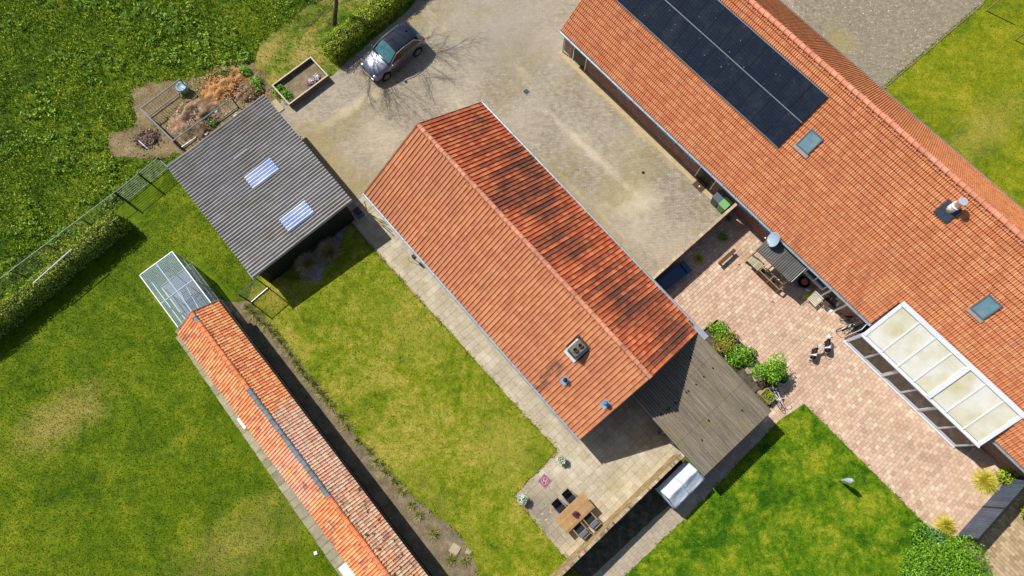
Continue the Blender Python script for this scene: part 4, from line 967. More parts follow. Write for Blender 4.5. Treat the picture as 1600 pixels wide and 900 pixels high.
# ------------------------------------------------ lean-to carport behind the barn
LU, LV = 0.60, 7.22; LL, LW = 6.29, 5.12
F49 = Fr(-49.0)
lean = thing('carport', 'open carport with a brown weathered corrugated roof, behind the barn gable', 'carport', (*F49.w(LU, LV), 0), F49.a)
m_corr2 = corr_mat('weathered fibre cement', [(0.25, S(94, 88, 78)), (0.5, S(128, 118, 103)), (0.75, S(156, 145, 126))], S(132, 120, 72), 0.5, -49.0, (0.5, 7, 1))
LZ0, LZ1 = 2.46, 2.16; lphi = atan2(LZ0-LZ1, LL); per2 = 0.146
rr = 3; rlen = LL/rr
cwid = per2*7; me_l = corr_sheet(cwid, rlen+0.12, per2, 0.085).mesh('roof_sheet', m_corr2, True)
for j in range(rr):
    for i in range(5):
        # y of the sheet runs up the slope, towards the barn (-x)
        link('roof_sheet', me_l, lean, (LL-j*rlen, i*cwid, LZ1+j*rlen*tan(lphi)+0.010*j), (lphi-0.003, 0, pi/2))
for (a, b) in ((2.55, .5), (2.6, .9), (2.58, 1.05), (2.62, 1.5), (2.57, 2.3), (2.6, 2.45), (2.63, 3.0), (2.6, 3.6), (2.6, 4.3), (4.4, 2.2), (1.4, 3.8), (5.2, 3.9), (4.9, 1.2)):
    MB().ell((a, b, LZ1+(LL-a)*tan(lphi)+.09), (.06, .045, .03), 7, 4).build('black_lump', m_matt_black, lean, True)  # small black lumps for the dark spots on the roof sheets
bt_ = MB()
for (x, y) in ((0.6, 0.15), (LL-0.2, 0.15), (0.6, LW-0.2), (LL-0.2, LW-0.2), (3.4, 0.15), (3.4, LW-0.2)): MB().box(x-.06, x+.06, y-.06, y+.06, 0, LZ1-0.12+(LL-x)*tan(lphi)*0.9).build('post', m_dwood, lean)
for y in (0.15, 1.75, 3.35, LW-0.2): MB().bar((0.3, y, LZ0-0.11), (LL-0.05, y, LZ1-0.08), 0.07, 0.12).build('beam', m_dwood, lean)
m_blk = plain('black plank', S(44, 42, 40), 0.8, var=0.3)
for z in np.arange(0.1, 1.95, 0.17): MB().box(0.9, LL-0.3, LW-0.12, LW-0.09, z, z+0.155).build('plank', m_blk, lean)
for z in np.arange(0.1, 1.95, 0.17): MB().box(LL-0.13, LL-0.10, 0.3, LW-0.2, z, z+0.155).build('plank', m_blk, lean)

# ------------------------------------------------ long tiled aviary building bottom left, and its wire run
BU, BV = -17.38, -9.42
bird = thing('aviary_building', 'narrow outbuilding with an old patched orange tile roof, bottom left', 'outbuilding', (*FB.w(BU, BV), 0), FB.a)
BL, BW, BZE, BZR = 24.0, 2.76, 2.05, 2.92
BY = 1.42; bp_ = atan2(BZR-BZE, BY); bs = math.hypot(BZR-BZE, BY)
bp2 = atan2(BZR-BZE, BW-BY); bs2 = math.hypot(BZR-BZE, BW-BY)
gabled(bird, BL, BW, BZE, BZR, 0.22, plain('rendered wall', S(148, 140, 122), 0.9, var=0.15))
tiled_slope(bird, 0, BL, 0.0, BZE, bp_, -1, bs, 0.172, 0.335, FLT, m_tileb, 150, single_key=lambda x, y, z: x, jit=0.012, sag=0.015)
tiled_slope(bird, 0, BL, BW, BZE, bp2, 1, bs2, 0.172, 0.335, FLT, m_tileb, 150, single_key=lambda x, y, z: x, jit=0.012, sag=0.015)
ridge_tiles(bird, -0.02, BL, BY, BZR+0.02, 0.12, 0.34, m_ridgeb, m_ridgeg, lambda x: 0.3 < x < 0.6 or 5.1 < x < 12.35, 0.012)
MB().box(-0.06, 0.0, 0.0, BW, BZE-0.4, BZE).build('end_board', m_alu, bird)
for sg in (0, 1):
    MB().bar((-0.04, 0.0 if sg == 0 else BW, BZE+0.02), (-0.04, BY, BZR+0.02), 0.05, 0.12).build('verge_strip', m_alu if sg == 0 else m_wood, bird)
m_blackplastic = plain('black plastic', S(24, 25, 27), 0.35, var=0.3, scale=2)
gutter(bird, 0, BL, BW+0.06, BZE-0.02, m_blackplastic, 0.055)
MB().box(0.12, BL-0.12, BW-0.215, BW-0.18, 0, 1.95).build('cladding', m_black, bird)
m_apron = plain('worn concrete edging', S(158, 150, 124), 0.9, var=0.2, scale=3, dirt=S(128, 124, 96), obj=True)
x = -0.75
while x < BL:
    l = random.choice((0.45, 0.6, 0.6, 0.75)); wdt = random.uniform(0.34, 0.46)
    MB().box(x, x+l-0.02, -(0.66+0.42*x/16)-wdt*0.25, 0.0, 0.0, 0.05).build('edging_slab', m_apron, bird, loc=(0, 0, 0.003)); x += l
for (px, a, b, h, lb) in (((378, 661), 0.75, 0.22, 0.5, 'white box against the aviary wall beside the lawn, upper of the two'), ((543, 894), 0.9, 0.55, 0.9, 'white box against the aviary wall at the bottom edge of the photo')):
    x, y = g(*px, h); bxo = MB().box(-a/2, a/2, -b/2, b/2, 0.03, h).build('storage_box', m_white, None, loc=(x, y, 0.01), rot=(0, 0, FB.a), bevel=0.02); tag(bxo, lb, 'box')

CGU, CGV = -21.28, -9.12; CGL, CGW, CGH = 3.88, 2.14, 2.42
cage = thing('aviary_cage', 'wire mesh bird cage with a white frame at the end of the tiled outbuilding', 'cage', (*FB.w(CGU, CGV), 0), FB.a)
fr = []
def cbar(a, b, w=0.05): MB().bar(a, b, w, w).build('frame_bar', m_white, cage)
H = CGH
for a, b in (((0, 0, H), (CGL, 0, H)), ((0, CGW, H), (CGL, CGW, H)), ((0, 0.025, H), (0, CGW-.025, H)), ((0.025, CGW*0.5, H-.002), (CGL, CGW*0.5, H-.002)), ((CGL*0.55, 0.025, H+.004), (CGL*0.55, CGW-.025, H+.004)),
             ((0.025, 0, 0.05), (CGL, 0, 0.05)), ((0.025, CGW, 0.05), (CGL, CGW, 0.05)), ((0, .025, 0.05), (0, CGW-.025, 0.05)), ((0.025, CGW, 1.2), (CGL, CGW, 1.2)), ((0.025, 0, 1.2), (CGL, 0, 1.2))): cbar(a, b)
for (x, y) in ((0, 0), (0, CGW), (CGL*0.55, 0), (CGL*0.55, CGW), (CGL, CGW), (CGL, 0), (0, CGW*0.5)): cbar((x, y, 0), (x, y, H-0.026), 0.045)
m_wire = plain('grey wire', S(150, 166, 176), 0.4, 0.3)
def wire(o, ax, bx_, la, lb, st=0.10, t=0.006):
    mb = MB(); O = Vector(o); A = Vector(ax); B = Vector(bx_); N = A.cross(B).normalized()*0.003
    def strip(p, d, s, l): 
        p = Vector(p); mb.add([p-s*t/2+N, p+s*t/2+N, p+s*t/2+d*l+N, p-s*t/2+d*l+N], [(0,1,2,3)])
    for i in range(int(la/st)+1): strip(O+A*(i*st), B, A, lb)
    for i in range(int(lb/st)+1): strip(O+B*(i*st)+N, A, B, la)
    return mb.build('wire_mesh', m_wire, cage)
wire((0, 0, H), (1,0,0), (0,1,0), CGL, CGW); wire((0, 0, 0), (1,0,0), (0,0,1), CGL, H); wire((0, CGW, 0), (1,0,0), (0,0,1), CGL, H); wire((0, 0, 0), (0,1,0), (0,0,1), CGW, H)
m_poly = haze_sheet_mat('clear sheet', S(180, 190, 196), 0.08, None, 0.5, 1.2, 0.15)
MB().box(0.03, CGL-0.03, 0.03, CGW-0.03, H+0.03, H+0.036).build('clear_roof', m_poly, cage)
MB().box(0.03, CGL-0.03, CGW+0.012, CGW+0.018, 0.08, H-0.1).build('clear_side', haze_sheet_mat('side sheet', S(140, 160, 172), 0.45, None, 0.5, 1.2, 0.15), cage)
m_cf = plain('cage concrete', S(150, 148, 132), 0.9, var=0.2, scale=2, dirt=S(110, 106, 90))
MB().box(0.0, CGL, 0, CGW, 0.0, 0.03).build('floor', m_cf, cage)
MB().box(0.9, 3.2, 0.55, 1.75, 0.031, 0.08).build('floor_pad', plain('droppings', S(118, 110, 98), 0.95, var=0.4, scale=6), cage)
MB().box(3.1, 3.7, 0.9, 1.5, 0.081, 0.5).build('feeder_box', m_lead, cage)
MB().box(0.15, 0.9, 0.5, 1.8, 0.031, 0.10).build('tray', m_dgreen, cage)
for (a, b) in (((0.7, 0.1, 1.4), (0.7, 2.0, 1.4)), ((1.7, 0.1, 1.5), (1.7, 2.0, 1.5)), ((2.8, 0.1, 1.2), (2.8, 2.0, 1.25))): MB().tube(a, b, 0.02, n=5).build('perch', m_dwood, cage)
for y in (0.35, 0.8): MB().bar((1.9, y+.7, 1.85), (3.8, y+.5, 1.9), 0.04, 0.03).build('batten', m_white, cage)

# ================================================================== WALLS, FENCES, GATES
s, c = brickwork_mat('garden wall brick', S(120, 98, 66), S(178, 150, 104), S(96, 84, 60)); 
c = s.mix(s.rng(s.noise(2.2, 6.0, 0.75), 0.42, 0.62, 0, 0.8), c, S(186, 164, 120)); m_gwall = s.fin(c, 0.9, 0, 0.2)
m_cop = plain('coping brick', S(188, 168, 140), 0.9, var=0.2, scale=6, obj=True, dirt=S(150, 132, 104))
m_copp = paver_mat('pink coping', [(0.0, S(176, 140, 122)), (0.4, S(190, 170, 136)), (0.7, S(110, 90, 76)), (1.0, S(210, 190, 168))], 0.7, S(186, 166, 112), 2.0)
def garden_wall(label, p0, p1, h, th, cop_mat, ln, brickm):
    L = math.hypot(p1[0]-p0[0], p1[1]-p0[1]); ang = atan2(p1[1]-p0[1], p1[0]-p0[0])
    t = thing('garden_wall', label, 'garden wall', (*p0, 0), ang)
    box_part('wall', brickm, t, 0, L, -th/2, th/2, -0.1, h-0.062)
    n = int(L/ln)
    me = MB().box(0.004, ln-0.006, -th/2-0.02, th/2+0.02, 0, 0.06).mesh('coping_brick', cop_mat)
    for i in range(n): link('coping_brick', me, t, (i*ln, random.uniform(-.006, .006), h-0.06+random.uniform(-.004, .004)), (random.uniform(-.02, .02), 0, random.uniform(-.01, .01)))
    return t
garden_wall('low dark brick wall with pale coping between the yard and the pink terrace', g(1008, 446, 1.9), g(1152, 317, 1.9), 1.9, 0.12, m_cop, 0.31, m_brick)
garden_wall('high tan garden wall with pinkish brick coping, running from the carport past the patio', g(1068, 710.5, 2.2), g(840, 934, 2.2), 2.2, 0.11, m_copp, 0.105, m_gwall)
# right-hand black board fence
fu, fv = FY.uv(1493, 837, 0)
bf = thing('board_fence', 'black close boarded fence between the pink terrace and the neighbour', 'fence', (*FY.w(18.68, fv), 0), FY.a+pi/2)
m_bfence = plain('black stained board', S(76, 86, 102), 0.55, var=0.25, scale=2, obj=True)
FL_ = 13.0; FH = 1.9; me_b = MB().box(0, 0.140, -0.012, 0.012, 0.06, FH-0.05).mesh('board', m_bfence)
i = 0; x = 0.05
while x < FL_-0.15: link('board', me_b, bf, (x, random.uniform(-.003, .003), 0), (0, 0, random.uniform(-.01, .01))); x += 0.15
for z in (0.35, 1.0, 1.65): box_part('rail', m_black, bf, 0, FL_, -0.06, -0.013, z, z+0.07)
box_part('cap', m_dsteel, bf, 0, FL_, -0.05, 0.05, FH-0.045, FH)
for x in np.arange(0.0, FL_, 2.25): box_part('post', m_black, bf, x-0.05, x+0.05, -0.07, 0.022, 0, FH+0.06)
for (x, z) in ((1.3, 0.9), (1.15, 1.55), (3.6, 1.5), (3.7, 1.0)): MB().ell((x, 0.03, z), (0.04, 0.02, 0.04), 8, 4).build('fence_fitting', m_lead, bf)
for (a, b) in (((1538, 815), (1560, 826)), ((1574, 783), (1592, 797))):
    x0, y0 = g(*a); x1, y1 = g(*b); o = MB().bar((x0, y0, 0.09), (x1, y1, 0.09), 0.07, 0.04).build('timber_batten', m_wood); tag(o, 'pale batten on the ground behind the black fence, ' + ('nearer the conifer' if a[0] == 1538 else 'nearer the right edge'), 'batten')

def rail_panel(parent, a, b, z0, z1, nb, mat, r=0.018, top=0.03, vertical=False, st=0.12):
    "tubular panel between two posts in parent space"
    A = Vector((*a, 0)); B = Vector((*b, 0)); d = (B-A); L = d.length; d /= L
    MB().tube(A+Vector((0, 0, z1)), B+Vector((0, 0, z1)), top, n=6).build('top_rail', mat, parent)
    MB().tube(A+Vector((0, 0, z0)), B+Vector((0, 0, z0)), top*0.9, n=6).build('bottom_rail', mat, parent)
    if vertical:
        me = MB().tube((0, 0, z0), (0, 0, z1), r, n=5).mesh('bar', mat)
        for i in range(1, int(L/st)): p = A+d*(i*st); link('bar', me, parent, tuple(p))
    else:
        for i in range(1, nb): z = z0+(z1-z0)*i/nb; MB().tube(A+Vector((0, 0, z)), B+Vector((0, 0, z)), r, n=5).build('bar', mat, parent)
def local(root, p): 
    v = Vector((p[0]-root.location.x, p[1]-root.location.y)); a = -root.rotation_euler.z
    return (v.x*cos(a)-v.y*sin(a), v.x*sin(a)+v.y*cos(a))
m_gatest = plain('weathered gate steel', S(146, 152, 146), 0.6, 0.1, var=0.15)
# double field gate beside the shed
p0, p1 = g(200, 315), g(264, 263); ang = atan2(p1[1]-p0[1], p1[0]-p0[0]); LG = math.hypot(p1[0]-p0[0], p1[1]-p0[1])
gate = thing('field_gate', 'two section galvanised tube gate between the field and the lawn beside the shed', 'gate', (*p0, 0), ang)
for (a, b) in ((0.0, LG*0.535), (LG*0.555, LG)): rail_panel(gate, (a+.03, 0), (b-.03, 0), 0.12, 1.42, 7, m_gatest, 0.011, 0.026)
for x in (0, LG*0.545, LG+0.02): MB().tube((x, 0, 0), (x, 0, 1.52), 0.05, n=8).build('post', m_dsteel, gate)
MB().tube((0.02, -0.12, 0), (0.02, -0.12, 1.4), 0.03, n=6).build('post', m_dsteel, gate)
MB().bar((LG+0.02, 0, 1.35), (LG+0.1, -1.15, 1.25), 0.04, 0.04).build('brace', m_gatest, gate)
# wire fence along the field
p0, p1 = g(-70, 515), g(196, 314); ang = atan2(p1[1]-p0[1], p1[0]-p0[0]); LG = math.hypot(p1[0]-p0[0], p1[1]-p0[1])
wf_ = thing('wire_fence', 'thin green mesh fence with a light top rail along the field edge, left', 'fence', (*p0, 0), ang)
m_gsteel = plain('pale green rail', S(136, 156, 150), 0.4, 0.4)
MB().tube((0, 0, 1.25), (LG, 0, 1.25), 0.024, n=6).build('top_rail', m_gsteel, wf_)
n = 5
for i in range(n+1): MB().tube((LG*i/n, 0, 0), (LG*i/n, 0, 1.25), 0.032, n=6).build('post', m_dsteel, wf_)
wm = MB()
for z in np.arange(0.1, 1.25, 0.2): wm.bar((0, 0, z), (LG, 0, z), 0.006, 0.006)
for x in np.arange(0.1, LG, 0.15): wm.bar((x, 0, 0.05), (x, 0, 1.24), 0.005, 0.005)
wm.build('wire_mesh', m_dsteel, wf_)
# mesh gate at the shed corner
p0, p1 = g(393, 473), g(420, 450); ang = atan2(p1[1]-p0[1], p1[0]-p0[0]); LG = math.hypot(p1[0]-p0[0], p1[1]-p0[1])
mg = thing('mesh_gate', 'single green mesh gate standing from the shed corner to the soil strip', 'gate', (*p0, 0), ang)
for a, b in (((0, 0, 2.0), (LG, 0, 2.0)),): MB().bar(a, b, 0.04, 0.04).build('top_rail', m_dsteel, mg)
MB().bar((0.03, 0, 0.12), (LG-0.03, 0, 0.12), 0.05, 0.05).build('bottom_rail', m_steel, mg)
for x in (0, LG): MB().bar((x, 0, 0), (x, 0, 2.06), 0.06, 0.06).build('post', m_dsteel, mg)
wm = MB()
for z in np.arange(0.2, 2.0, 0.10): wm.bar((0.02, 0, z), (LG-0.02, 0, z), 0.006, 0.006)
for x in np.arange(0.06, LG, 0.06): wm.bar((x, 0, 0.15), (x, 0, 1.98), 0.006, 0.006)
wm.build('wire_mesh', m_dsteel, mg)
# pen of old gates round the spoil heap
A, B_, C_, D_ = g(234, 184), g(294, 139), g(284, 233), g(373, 168)
pen = thing('metal_pen', 'open pen of old metal gates around a spoil heap beside the corrugated shed', 'pen', (*A, 0), 0)
def lp(p): return (p[0]-A[0], p[1]-A[1])
rail_panel(pen, lp(A), lp(B_), 0.15, 1.12, 5, m_steel, 0.015, 0.045, True, 0.16)
rail_panel(pen, lp(A), lp(C_), 0.15, 1.12, 2, m_steel, 0.015, 0.045)
rail_panel(pen, lp(C_), lp(D_), 0.12, 1.12, 3, m_gsteel, 0.016, 0.042, True, 0.3)
for p in (A, B_, C_, D_): q = lp(p); MB().tube((q[0], q[1], 0), (q[0], q[1], 1.15), 0.04, n=6).build('post', m_dsteel, pen)
q = lp(C_); MB().bar((q[0]+0.3, q[1]-0.15, 0.6), (q[0]+1.1, q[1]+0.5, 0.6), 0.05, 0.05).build('loose_rail', m_white, pen)
MB().bar((q[0]-0.05, q[1]-0.05, 0.9), (q[0]+0.35, q[1]-0.4, 0.3), 0.03, 0.03).build('brace', m_gsteel, pen)
x, y = g(289, 142); o = MB().lathe([(0.30, 0), (0.33, 0.5), (0.34, 0.52), (0.30, 0.53), (0.27, 0.46)], (x, y, 0.02), 16).build('barrel', plain('pale blue plastic', S(150, 176, 188), 0.4, var=0.1), None, True); tag(o, 'pale blue round barrel inside the corner of the metal pen', 'barrel')
m_rag = plain('white plastic sack', S(214, 208, 204), 0.5, var=0.1, scale=9, dirt=S(190, 150, 140))
for i, (px, r, lb) in enumerate((((337, 177), 0.22, 'white crumpled sack by the pen rail, uppermost of the rubbish'), ((320, 198), 0.14, 'small white rag below the upper sack in the pen'), ((324, 210), 0.15, 'pinkish white rag beside the corrugated roof edge'), ((370, 180), 0.16, 'white scrap at the far end of the pen rail'))):
    x, y = g(*px); mb = MB()
    for k in range(5): mb.ell((random.uniform(-r, r)*.7, random.uniform(-r, r)*.7, r*0.35), (r*random.uniform(.4, .8), r*random.uniform(.3, .6), r*.4), 7, 4)
    tag(mb.build('sack', m_rag, None, loc=(x, y, 0.02)), lb, 'sack')
x0, y0 = g(219, 222); x1, y1 = g(233, 234); o = MB().bar((x0, y0, 0.2), (x1, y1, 0.05), 0.05, 0.03).build('white_stick', m_white); tag(o, 'white stick lying on the bare dirt left of the pen', 'stick')
# white pole over the hedge
x0, y0 = g(52, 443, 1.75); x1, y1 = g(114, 390, 1.75); o = MB().tube((x0, y0, 1.78), (x1, y1, 1.86), 0.03, n=6).build('pole', m_white); tag(o, 'long white pole lying on top of the left hedge', 'pole')

# ================================================================== PLANTS
m_hedge = blade_mat('hedge leaves', [(0.2, S(66, 92, 18)), (0.5, S(116, 136, 34)), (0.75, S(166, 172, 66)), (0.95, S(178, 158, 82))], 0.2, 0.6, 1.35, 0.6, 2.0)
m_hedge2 = blade_mat('bright hedge leaves', [(0.2, S(80, 118, 14)), (0.5, S(136, 162, 28)), (0.75, S(186, 192, 60)), (0.95, S(176, 150, 56))], 0.2, 0.6, 1.3, 0.6, 2.0)
m_twig = plain('twigs', S(62, 50, 34), 0.9, var=0.3)
def hedge(label, a, b, w, h, mat, dens=420, size=0.09, seed=0):
    A = Vector(a); B = Vector(b); L = (B-A).length; ang = atan2(B.y-A.y, B.x-A.x)
    t = thing('hedge', label, 'hedge', (A.x, A.y, 0), ang)
    n = int(dens*(L*w+2*L*h+w*h*2)); X = RNG.uniform(0, L, n); sgn = RNG.random(n); Y = np.empty(n); Z = np.empty(n)
    top = RNG.random(n) < w/(w+2*h)*1.35
    Y[top] = RNG.uniform(-w/2, w/2, top.sum()); Z[top] = h
    sd_ = ~top; Y[sd_] = np.where(sgn[sd_] < .5, -w/2, w/2); Z[sd_] = h*RNG.random(sd_.sum())**0.8
    end = RNG.random(n) < w*h/(L*w)*0.8; X[end] = np.where(sgn[end] < .5, 0, L); Y[end] = RNG.uniform(-w/2, w/2, end.sum()); Z[end] = h*RNG.random(end.sum())
    wob = 0.10*vnoise(X, Y*2, 2.2, seed)+0.06*vnoise(X, Z*3, 5.0, seed+1)
    Y = Y*(1+wob*1.2); Z = Z*(1+0.7*wob)-0.10*(np.abs(Y)/(w/2))**4*(Z > h*.8)
    C = np.stack([X, Y, Z], 1)+RNG.normal(size=(n, 3))*0.055
    D = np.stack([0*X, np.sign(Y)*(np.abs(Y) > w*.42)*0.8, 0.5+0*X], 1)
    link('foliage', leaf_mesh('foliage', C, size, mat, 0.25, 0.6, dirs=D), t)
    MB().box(0.12, L-0.12, -w/2+0.16, w/2-0.16, 0, h-0.18).build('stems', m_twig, t)
    return t
hedge('long leafy hedge between the field and the left lawn', (*g(201, 350), 0), (*g(-90, 594), 0), 0.8, 1.5, m_hedge, 420, 0.095, 2)
hedge('bright green hedge behind the parked car', (*g(516, 92), 0), (*g(700, -62), 0), 1.15, 1.35, m_hedge2, 430, 0.09, 4)
hedge('low green hedge growing along the black fence on the terrace side', (*g(1562, 752), 0), (*g(1660, 655), 0), 0.75, 0.7, m_hedge2, 300, 0.10, 6)

def bush(name, label, cat, px, r, h, n, size, mat, z0=0.0, up=0.35, trunk=0.0, aspect=0.55, lobes=7, seed=1, group=None, flat=1.0, zpx=0.0, parent_obj=None, cone=0.0):
    x, y = g(*px, zpx); rr = np.random.default_rng(seed)
    t = thing(name, label, cat, (x, y, z0), rr.random()*6, group)
    Cl = [(rr.normal(0, .42)*r, rr.normal(0, .42)*r, trunk+h*(0.35+0.4*rr.random()), r*(0.35+0.3*rr.random())) for _ in range(lobes)]+[(0, 0, trunk+h*0.45, r*0.7)]
    w = np.array([c[3]**2 for c in Cl]); w /= w.sum(); ix = RNG.choice(len(Cl), n, p=w); N = RNG.normal(size=(n, 3)); N /= np.linalg.norm(N, axis=1)[:, None]
    C = np.array([[c[0], c[1], c[2]] for c in Cl])[ix]; R = np.array([c[3] for c in Cl])[ix]
    P = C+N*(R*(0.55+0.5*RNG.random(n)**0.6))[:, None]*np.array([1, 1, min(1.0, h/(2*r)*1.4)*flat]); P[:, 2] = np.maximum(P[:, 2], 0.03)
    link('foliage', leaf_mesh('foliage', P, size, mat, up, aspect, dirs=N*0.6), t)
    mb = MB()
    for c in Cl: mb.tube((0, 0, 0), (c[0]*.8, c[1]*.8, c[2]), 0.03*max(.5, r), 0.008, 5)
    mb.build('stems' if trunk == 0 else 'trunk', m_twig, t)
    return t
def spiky(name, label, cat, px, r, h, n, mat, z0=0.0, w=0.02, seed=1, group=None, droop=0.5):
    x, y = g(*px); rr = np.random.default_rng(seed); t = thing(name, label, cat, (x, y, z0), rr.random()*6, group); V = []; F = []
    for i in range(n):
        a = rr.random()*2*pi; e = 0.25+1.25*rr.random()**0.8; L = (0.55+0.5*rr.random()); k = 4; px_ = np.array([rr.normal(0, .04)*r*3, rr.normal(0, .04)*r*3, 0.0]); d = np.array([cos(a)*cos(e), sin(a)*cos(e), sin(e)]); sd_ = np.array([-sin(a), cos(a), 0]); o = len(V)
        for q in range(k+1):
            tt = q/k; p = px_+np.array([d[0]*r*L*tt*1.15, d[1]*r*L*tt*1.15, d[2]*h*L*tt-droop*h*L*tt*tt*cos(e)]); p[2] = max(p[2], 0.01); ww = w*(1-tt)**0.7+0.002
            V += [tuple(p-sd_*ww/2), tuple(p+sd_*ww/2)]
        F += [(o+2*q, o+2*q+1, o+2*q+3, o+2*q+2) for q in range(k)]
    mb = MB(); mb.v = V; mb.f = F; mb.build('leaves', mat, t)
    MB().lathe([(0.05, 0), (0.03, h*0.25)], n=6).build('crown_base', m_twig, t); return t
m_bushg = blade_mat('bright leaves', [(0.2, S(60, 110, 16)), (0.5, S(104, 156, 30)), (0.8, S(160, 196, 60))], 0.4, 0.65, 1.3, 0.4, 2.0)
m_conif = blade_mat('conifer sprays', [(0.2, S(56, 104, 14)), (0.5, S(98, 148, 26)), (0.8, S(144, 180, 44))], 0.3, 0.65, 1.3, 0.5, 2.5)
m_blue = blade_mat('blue green leaves', [(0.2, S(50, 96, 62)), (0.5, S(76, 128, 82)), (0.8, S(120, 160, 110))], 0.3)
m_pampas = blade_mat('yellow green blades', [(0.2, S(140, 142, 26)), (0.5, S(206, 196, 62)), (0.8, S(236, 226, 120))], 0.3, 0.75, 1.25, 0.5, 2.0)
m_lav = blade_mat('grey green tufts', [(0.2, S(80, 88, 36)), (0.5, S(136, 138, 66)), (0.8, S(196, 188, 116))], 0.2, 0.6, 1.25, 0.6, 2.0)
m_dry = blade_mat('dry stems', [(0.2, S(136, 118, 84)), (0.5, S(186, 166, 124)), (0.8, S(222, 206, 164))], 0.2)
m_red = blade_mat('red and green leaves', [(0.2, S(96, 118, 24)), (0.45, S(128, 150, 36)), (0.7, S(168, 116, 56)), (0.95, S(178, 84, 64))], 0.4, 0.65, 1.3, 0.4, 3.0)
m_white_fl = blade_mat('white petals', [(0.2, S(220, 222, 228)), (0.8, S(246, 246, 250))], 0.4, 0.85, 1.1)
m_purple = blade_mat('purple leaves', [(0.2, S(70, 36, 56)), (0.8, S(120, 60, 86))], 0.3)
# planting bed beside the carport
for i, (px, r, h, m, lb) in enumerate((((1119, 520), 0.62, 0.6, m_bushg, 'low bright green shrub in the top corner of the bed beside the carport'), ((1131, 536), 0.65, 0.7, m_red, 'reddish green shrub second from the top corner of the carport bed'),
        ((1147, 549), 0.65, 0.7, m_bushg, 'leafy green shrub in the middle of the carport bed'), ((1158, 560), 0.6, 0.5, m_conif, 'dark green shrub at the lower end of the carport bed'))):
    bush('shrub', lb, 'shrub', px, r, h, 1500, 0.10, m, 0.05, seed=20+i, lobes=8)
bush('flowering_shrub', 'big round bright green bush growing beside a pale round pot on the terrace', 'bush', (1195, 586), 0.86, 1.2, 3600, 0.11, m_bushg, 0.0, trunk=0.55, seed=31, lobes=12)
bush('shrub', 'small green plant in the pale round pot by the big bush', 'plant', (1219, 590), 0.26, 0.35, 300, 0.07, m_conif, 0.38, seed=33)
bush('conifer', 'rounded bright green conifer at the lower corner of the right lawn', 'conifer', (1458, 880), 1.85, 1.9, 15000, 0.12, m_conif, 0.0, 0.5, seed=35, lobes=16, aspect=0.4)
bush('shrub', 'low blue green ground plant between the conifer and the terrace', 'plant', (1462, 838), 0.62, 0.3, 700, 0.10, m_blue, 0.0, seed=37)
bush('shrub', 'dark green leafy shrub in front of the conifer, on the lawn edge', 'shrub', (1425, 893), 0.7, 0.5, 900, 0.09, m_bushg, 0.0, seed=38)
for px, r, lb in (((1537, 752), 0.86, 'yellow ornamental grass clump by the black fence, the larger one near the conservatory'), ((1474, 820), 0.66, 'yellow spiky plant where the terrace meets the conifer')):
    spiky('ornamental_grass', lb, 'grass plant', px, r, 0.8, 800, m_pampas, 0.04, 0.028, int(px[0]))
bush('shrub', 'green shrub behind the black fence at the right edge', 'shrub', (1606, 800), 0.8, 1.0, 1600, 0.10, m_hedge2, 0.0, seed=41)
bush('shrub', 'green shrub against the farmhouse end wall by the black fence', 'shrub', (1608, 712), 0.7, 0.9, 1300, 0.10, m_bushg, 0.0, seed=42)
# tufts in the soil strip
tufts = [(388, 480), (397, 490), (405, 501), (415, 509), (425, 519), (436, 531), (446, 543), (455, 555), (463, 567), (472, 579), (482, 590), (492, 601), (503, 615), (511, 625), (519, 635), (533, 650), (545, 665), (560, 688), (578, 706), (590, 722), (603, 738), (616, 752), (627, 768), (643, 788), (656, 803), (677, 834), (705, 875), (728, 876)]
for i, px in enumerate(tufts):
    sc_ = random.uniform(0.75, 1.15)
    spiky('lavender_tuft', 'small grey green tuft, one of the row in the soil strip beside the middle lawn', 'plant', (px[0]+random.uniform(-1, 1), px[1]+random.uniform(-1, 1)), 0.46*sc_, 0.38*sc_, 190, m_lav, 0.012, 0.022, 50+i, 'tufts planted along the soil strip', 0.3)
# two dry shrubs in the shade of the shed
for px, lb in (((481, 413), 'dry twiggy shrub in the shed shade, the left one'), ((515, 395), 'dry twiggy shrub in the shed shade, the one nearer the barn')):
    t = spiky('dry_shrub', lb, 'shrub', px, 0.82, 1.1, 1900, m_dry, 0.012, 0.022, int(px[0]), None, 0.15)
x, y = g(527, 348)
spiky('lavender_tuft', 'single dark tuft of grass beside the shed corner', 'plant', (556, 372), 0.25, 0.3, 60, m_lav, 0.012, 0.02, 99)
# weeds round the pen
for i, (px, r, lb) in enumerate((((292, 170), 0.22, 'small green weed growing on the spoil heap'), ((333, 195), 0.34, 'green weed growing through the pen rail'), ((326, 184), 0.16, 'tiny green weed inside the pen near the rail'), ((402, 135), 0.5, 'green nettle clump at the corrugated shed corner'), ((384, 112), 0.45, 'green nettle clump behind the sand heap'), ((288, 150), 0.2, 'green weed beside the pale blue barrel'), ((350, 118), 0.6, 'grey green moss clump on the sand heap'))):
    bush('weed', lb, 'weed', px, r, r*(0.3 if i == 6 else 0.9), int(1600*r), 0.09, m_lav if i == 6 else m_bushg, 0.22 if i in (0, 6) else 0.02, seed=70+i)
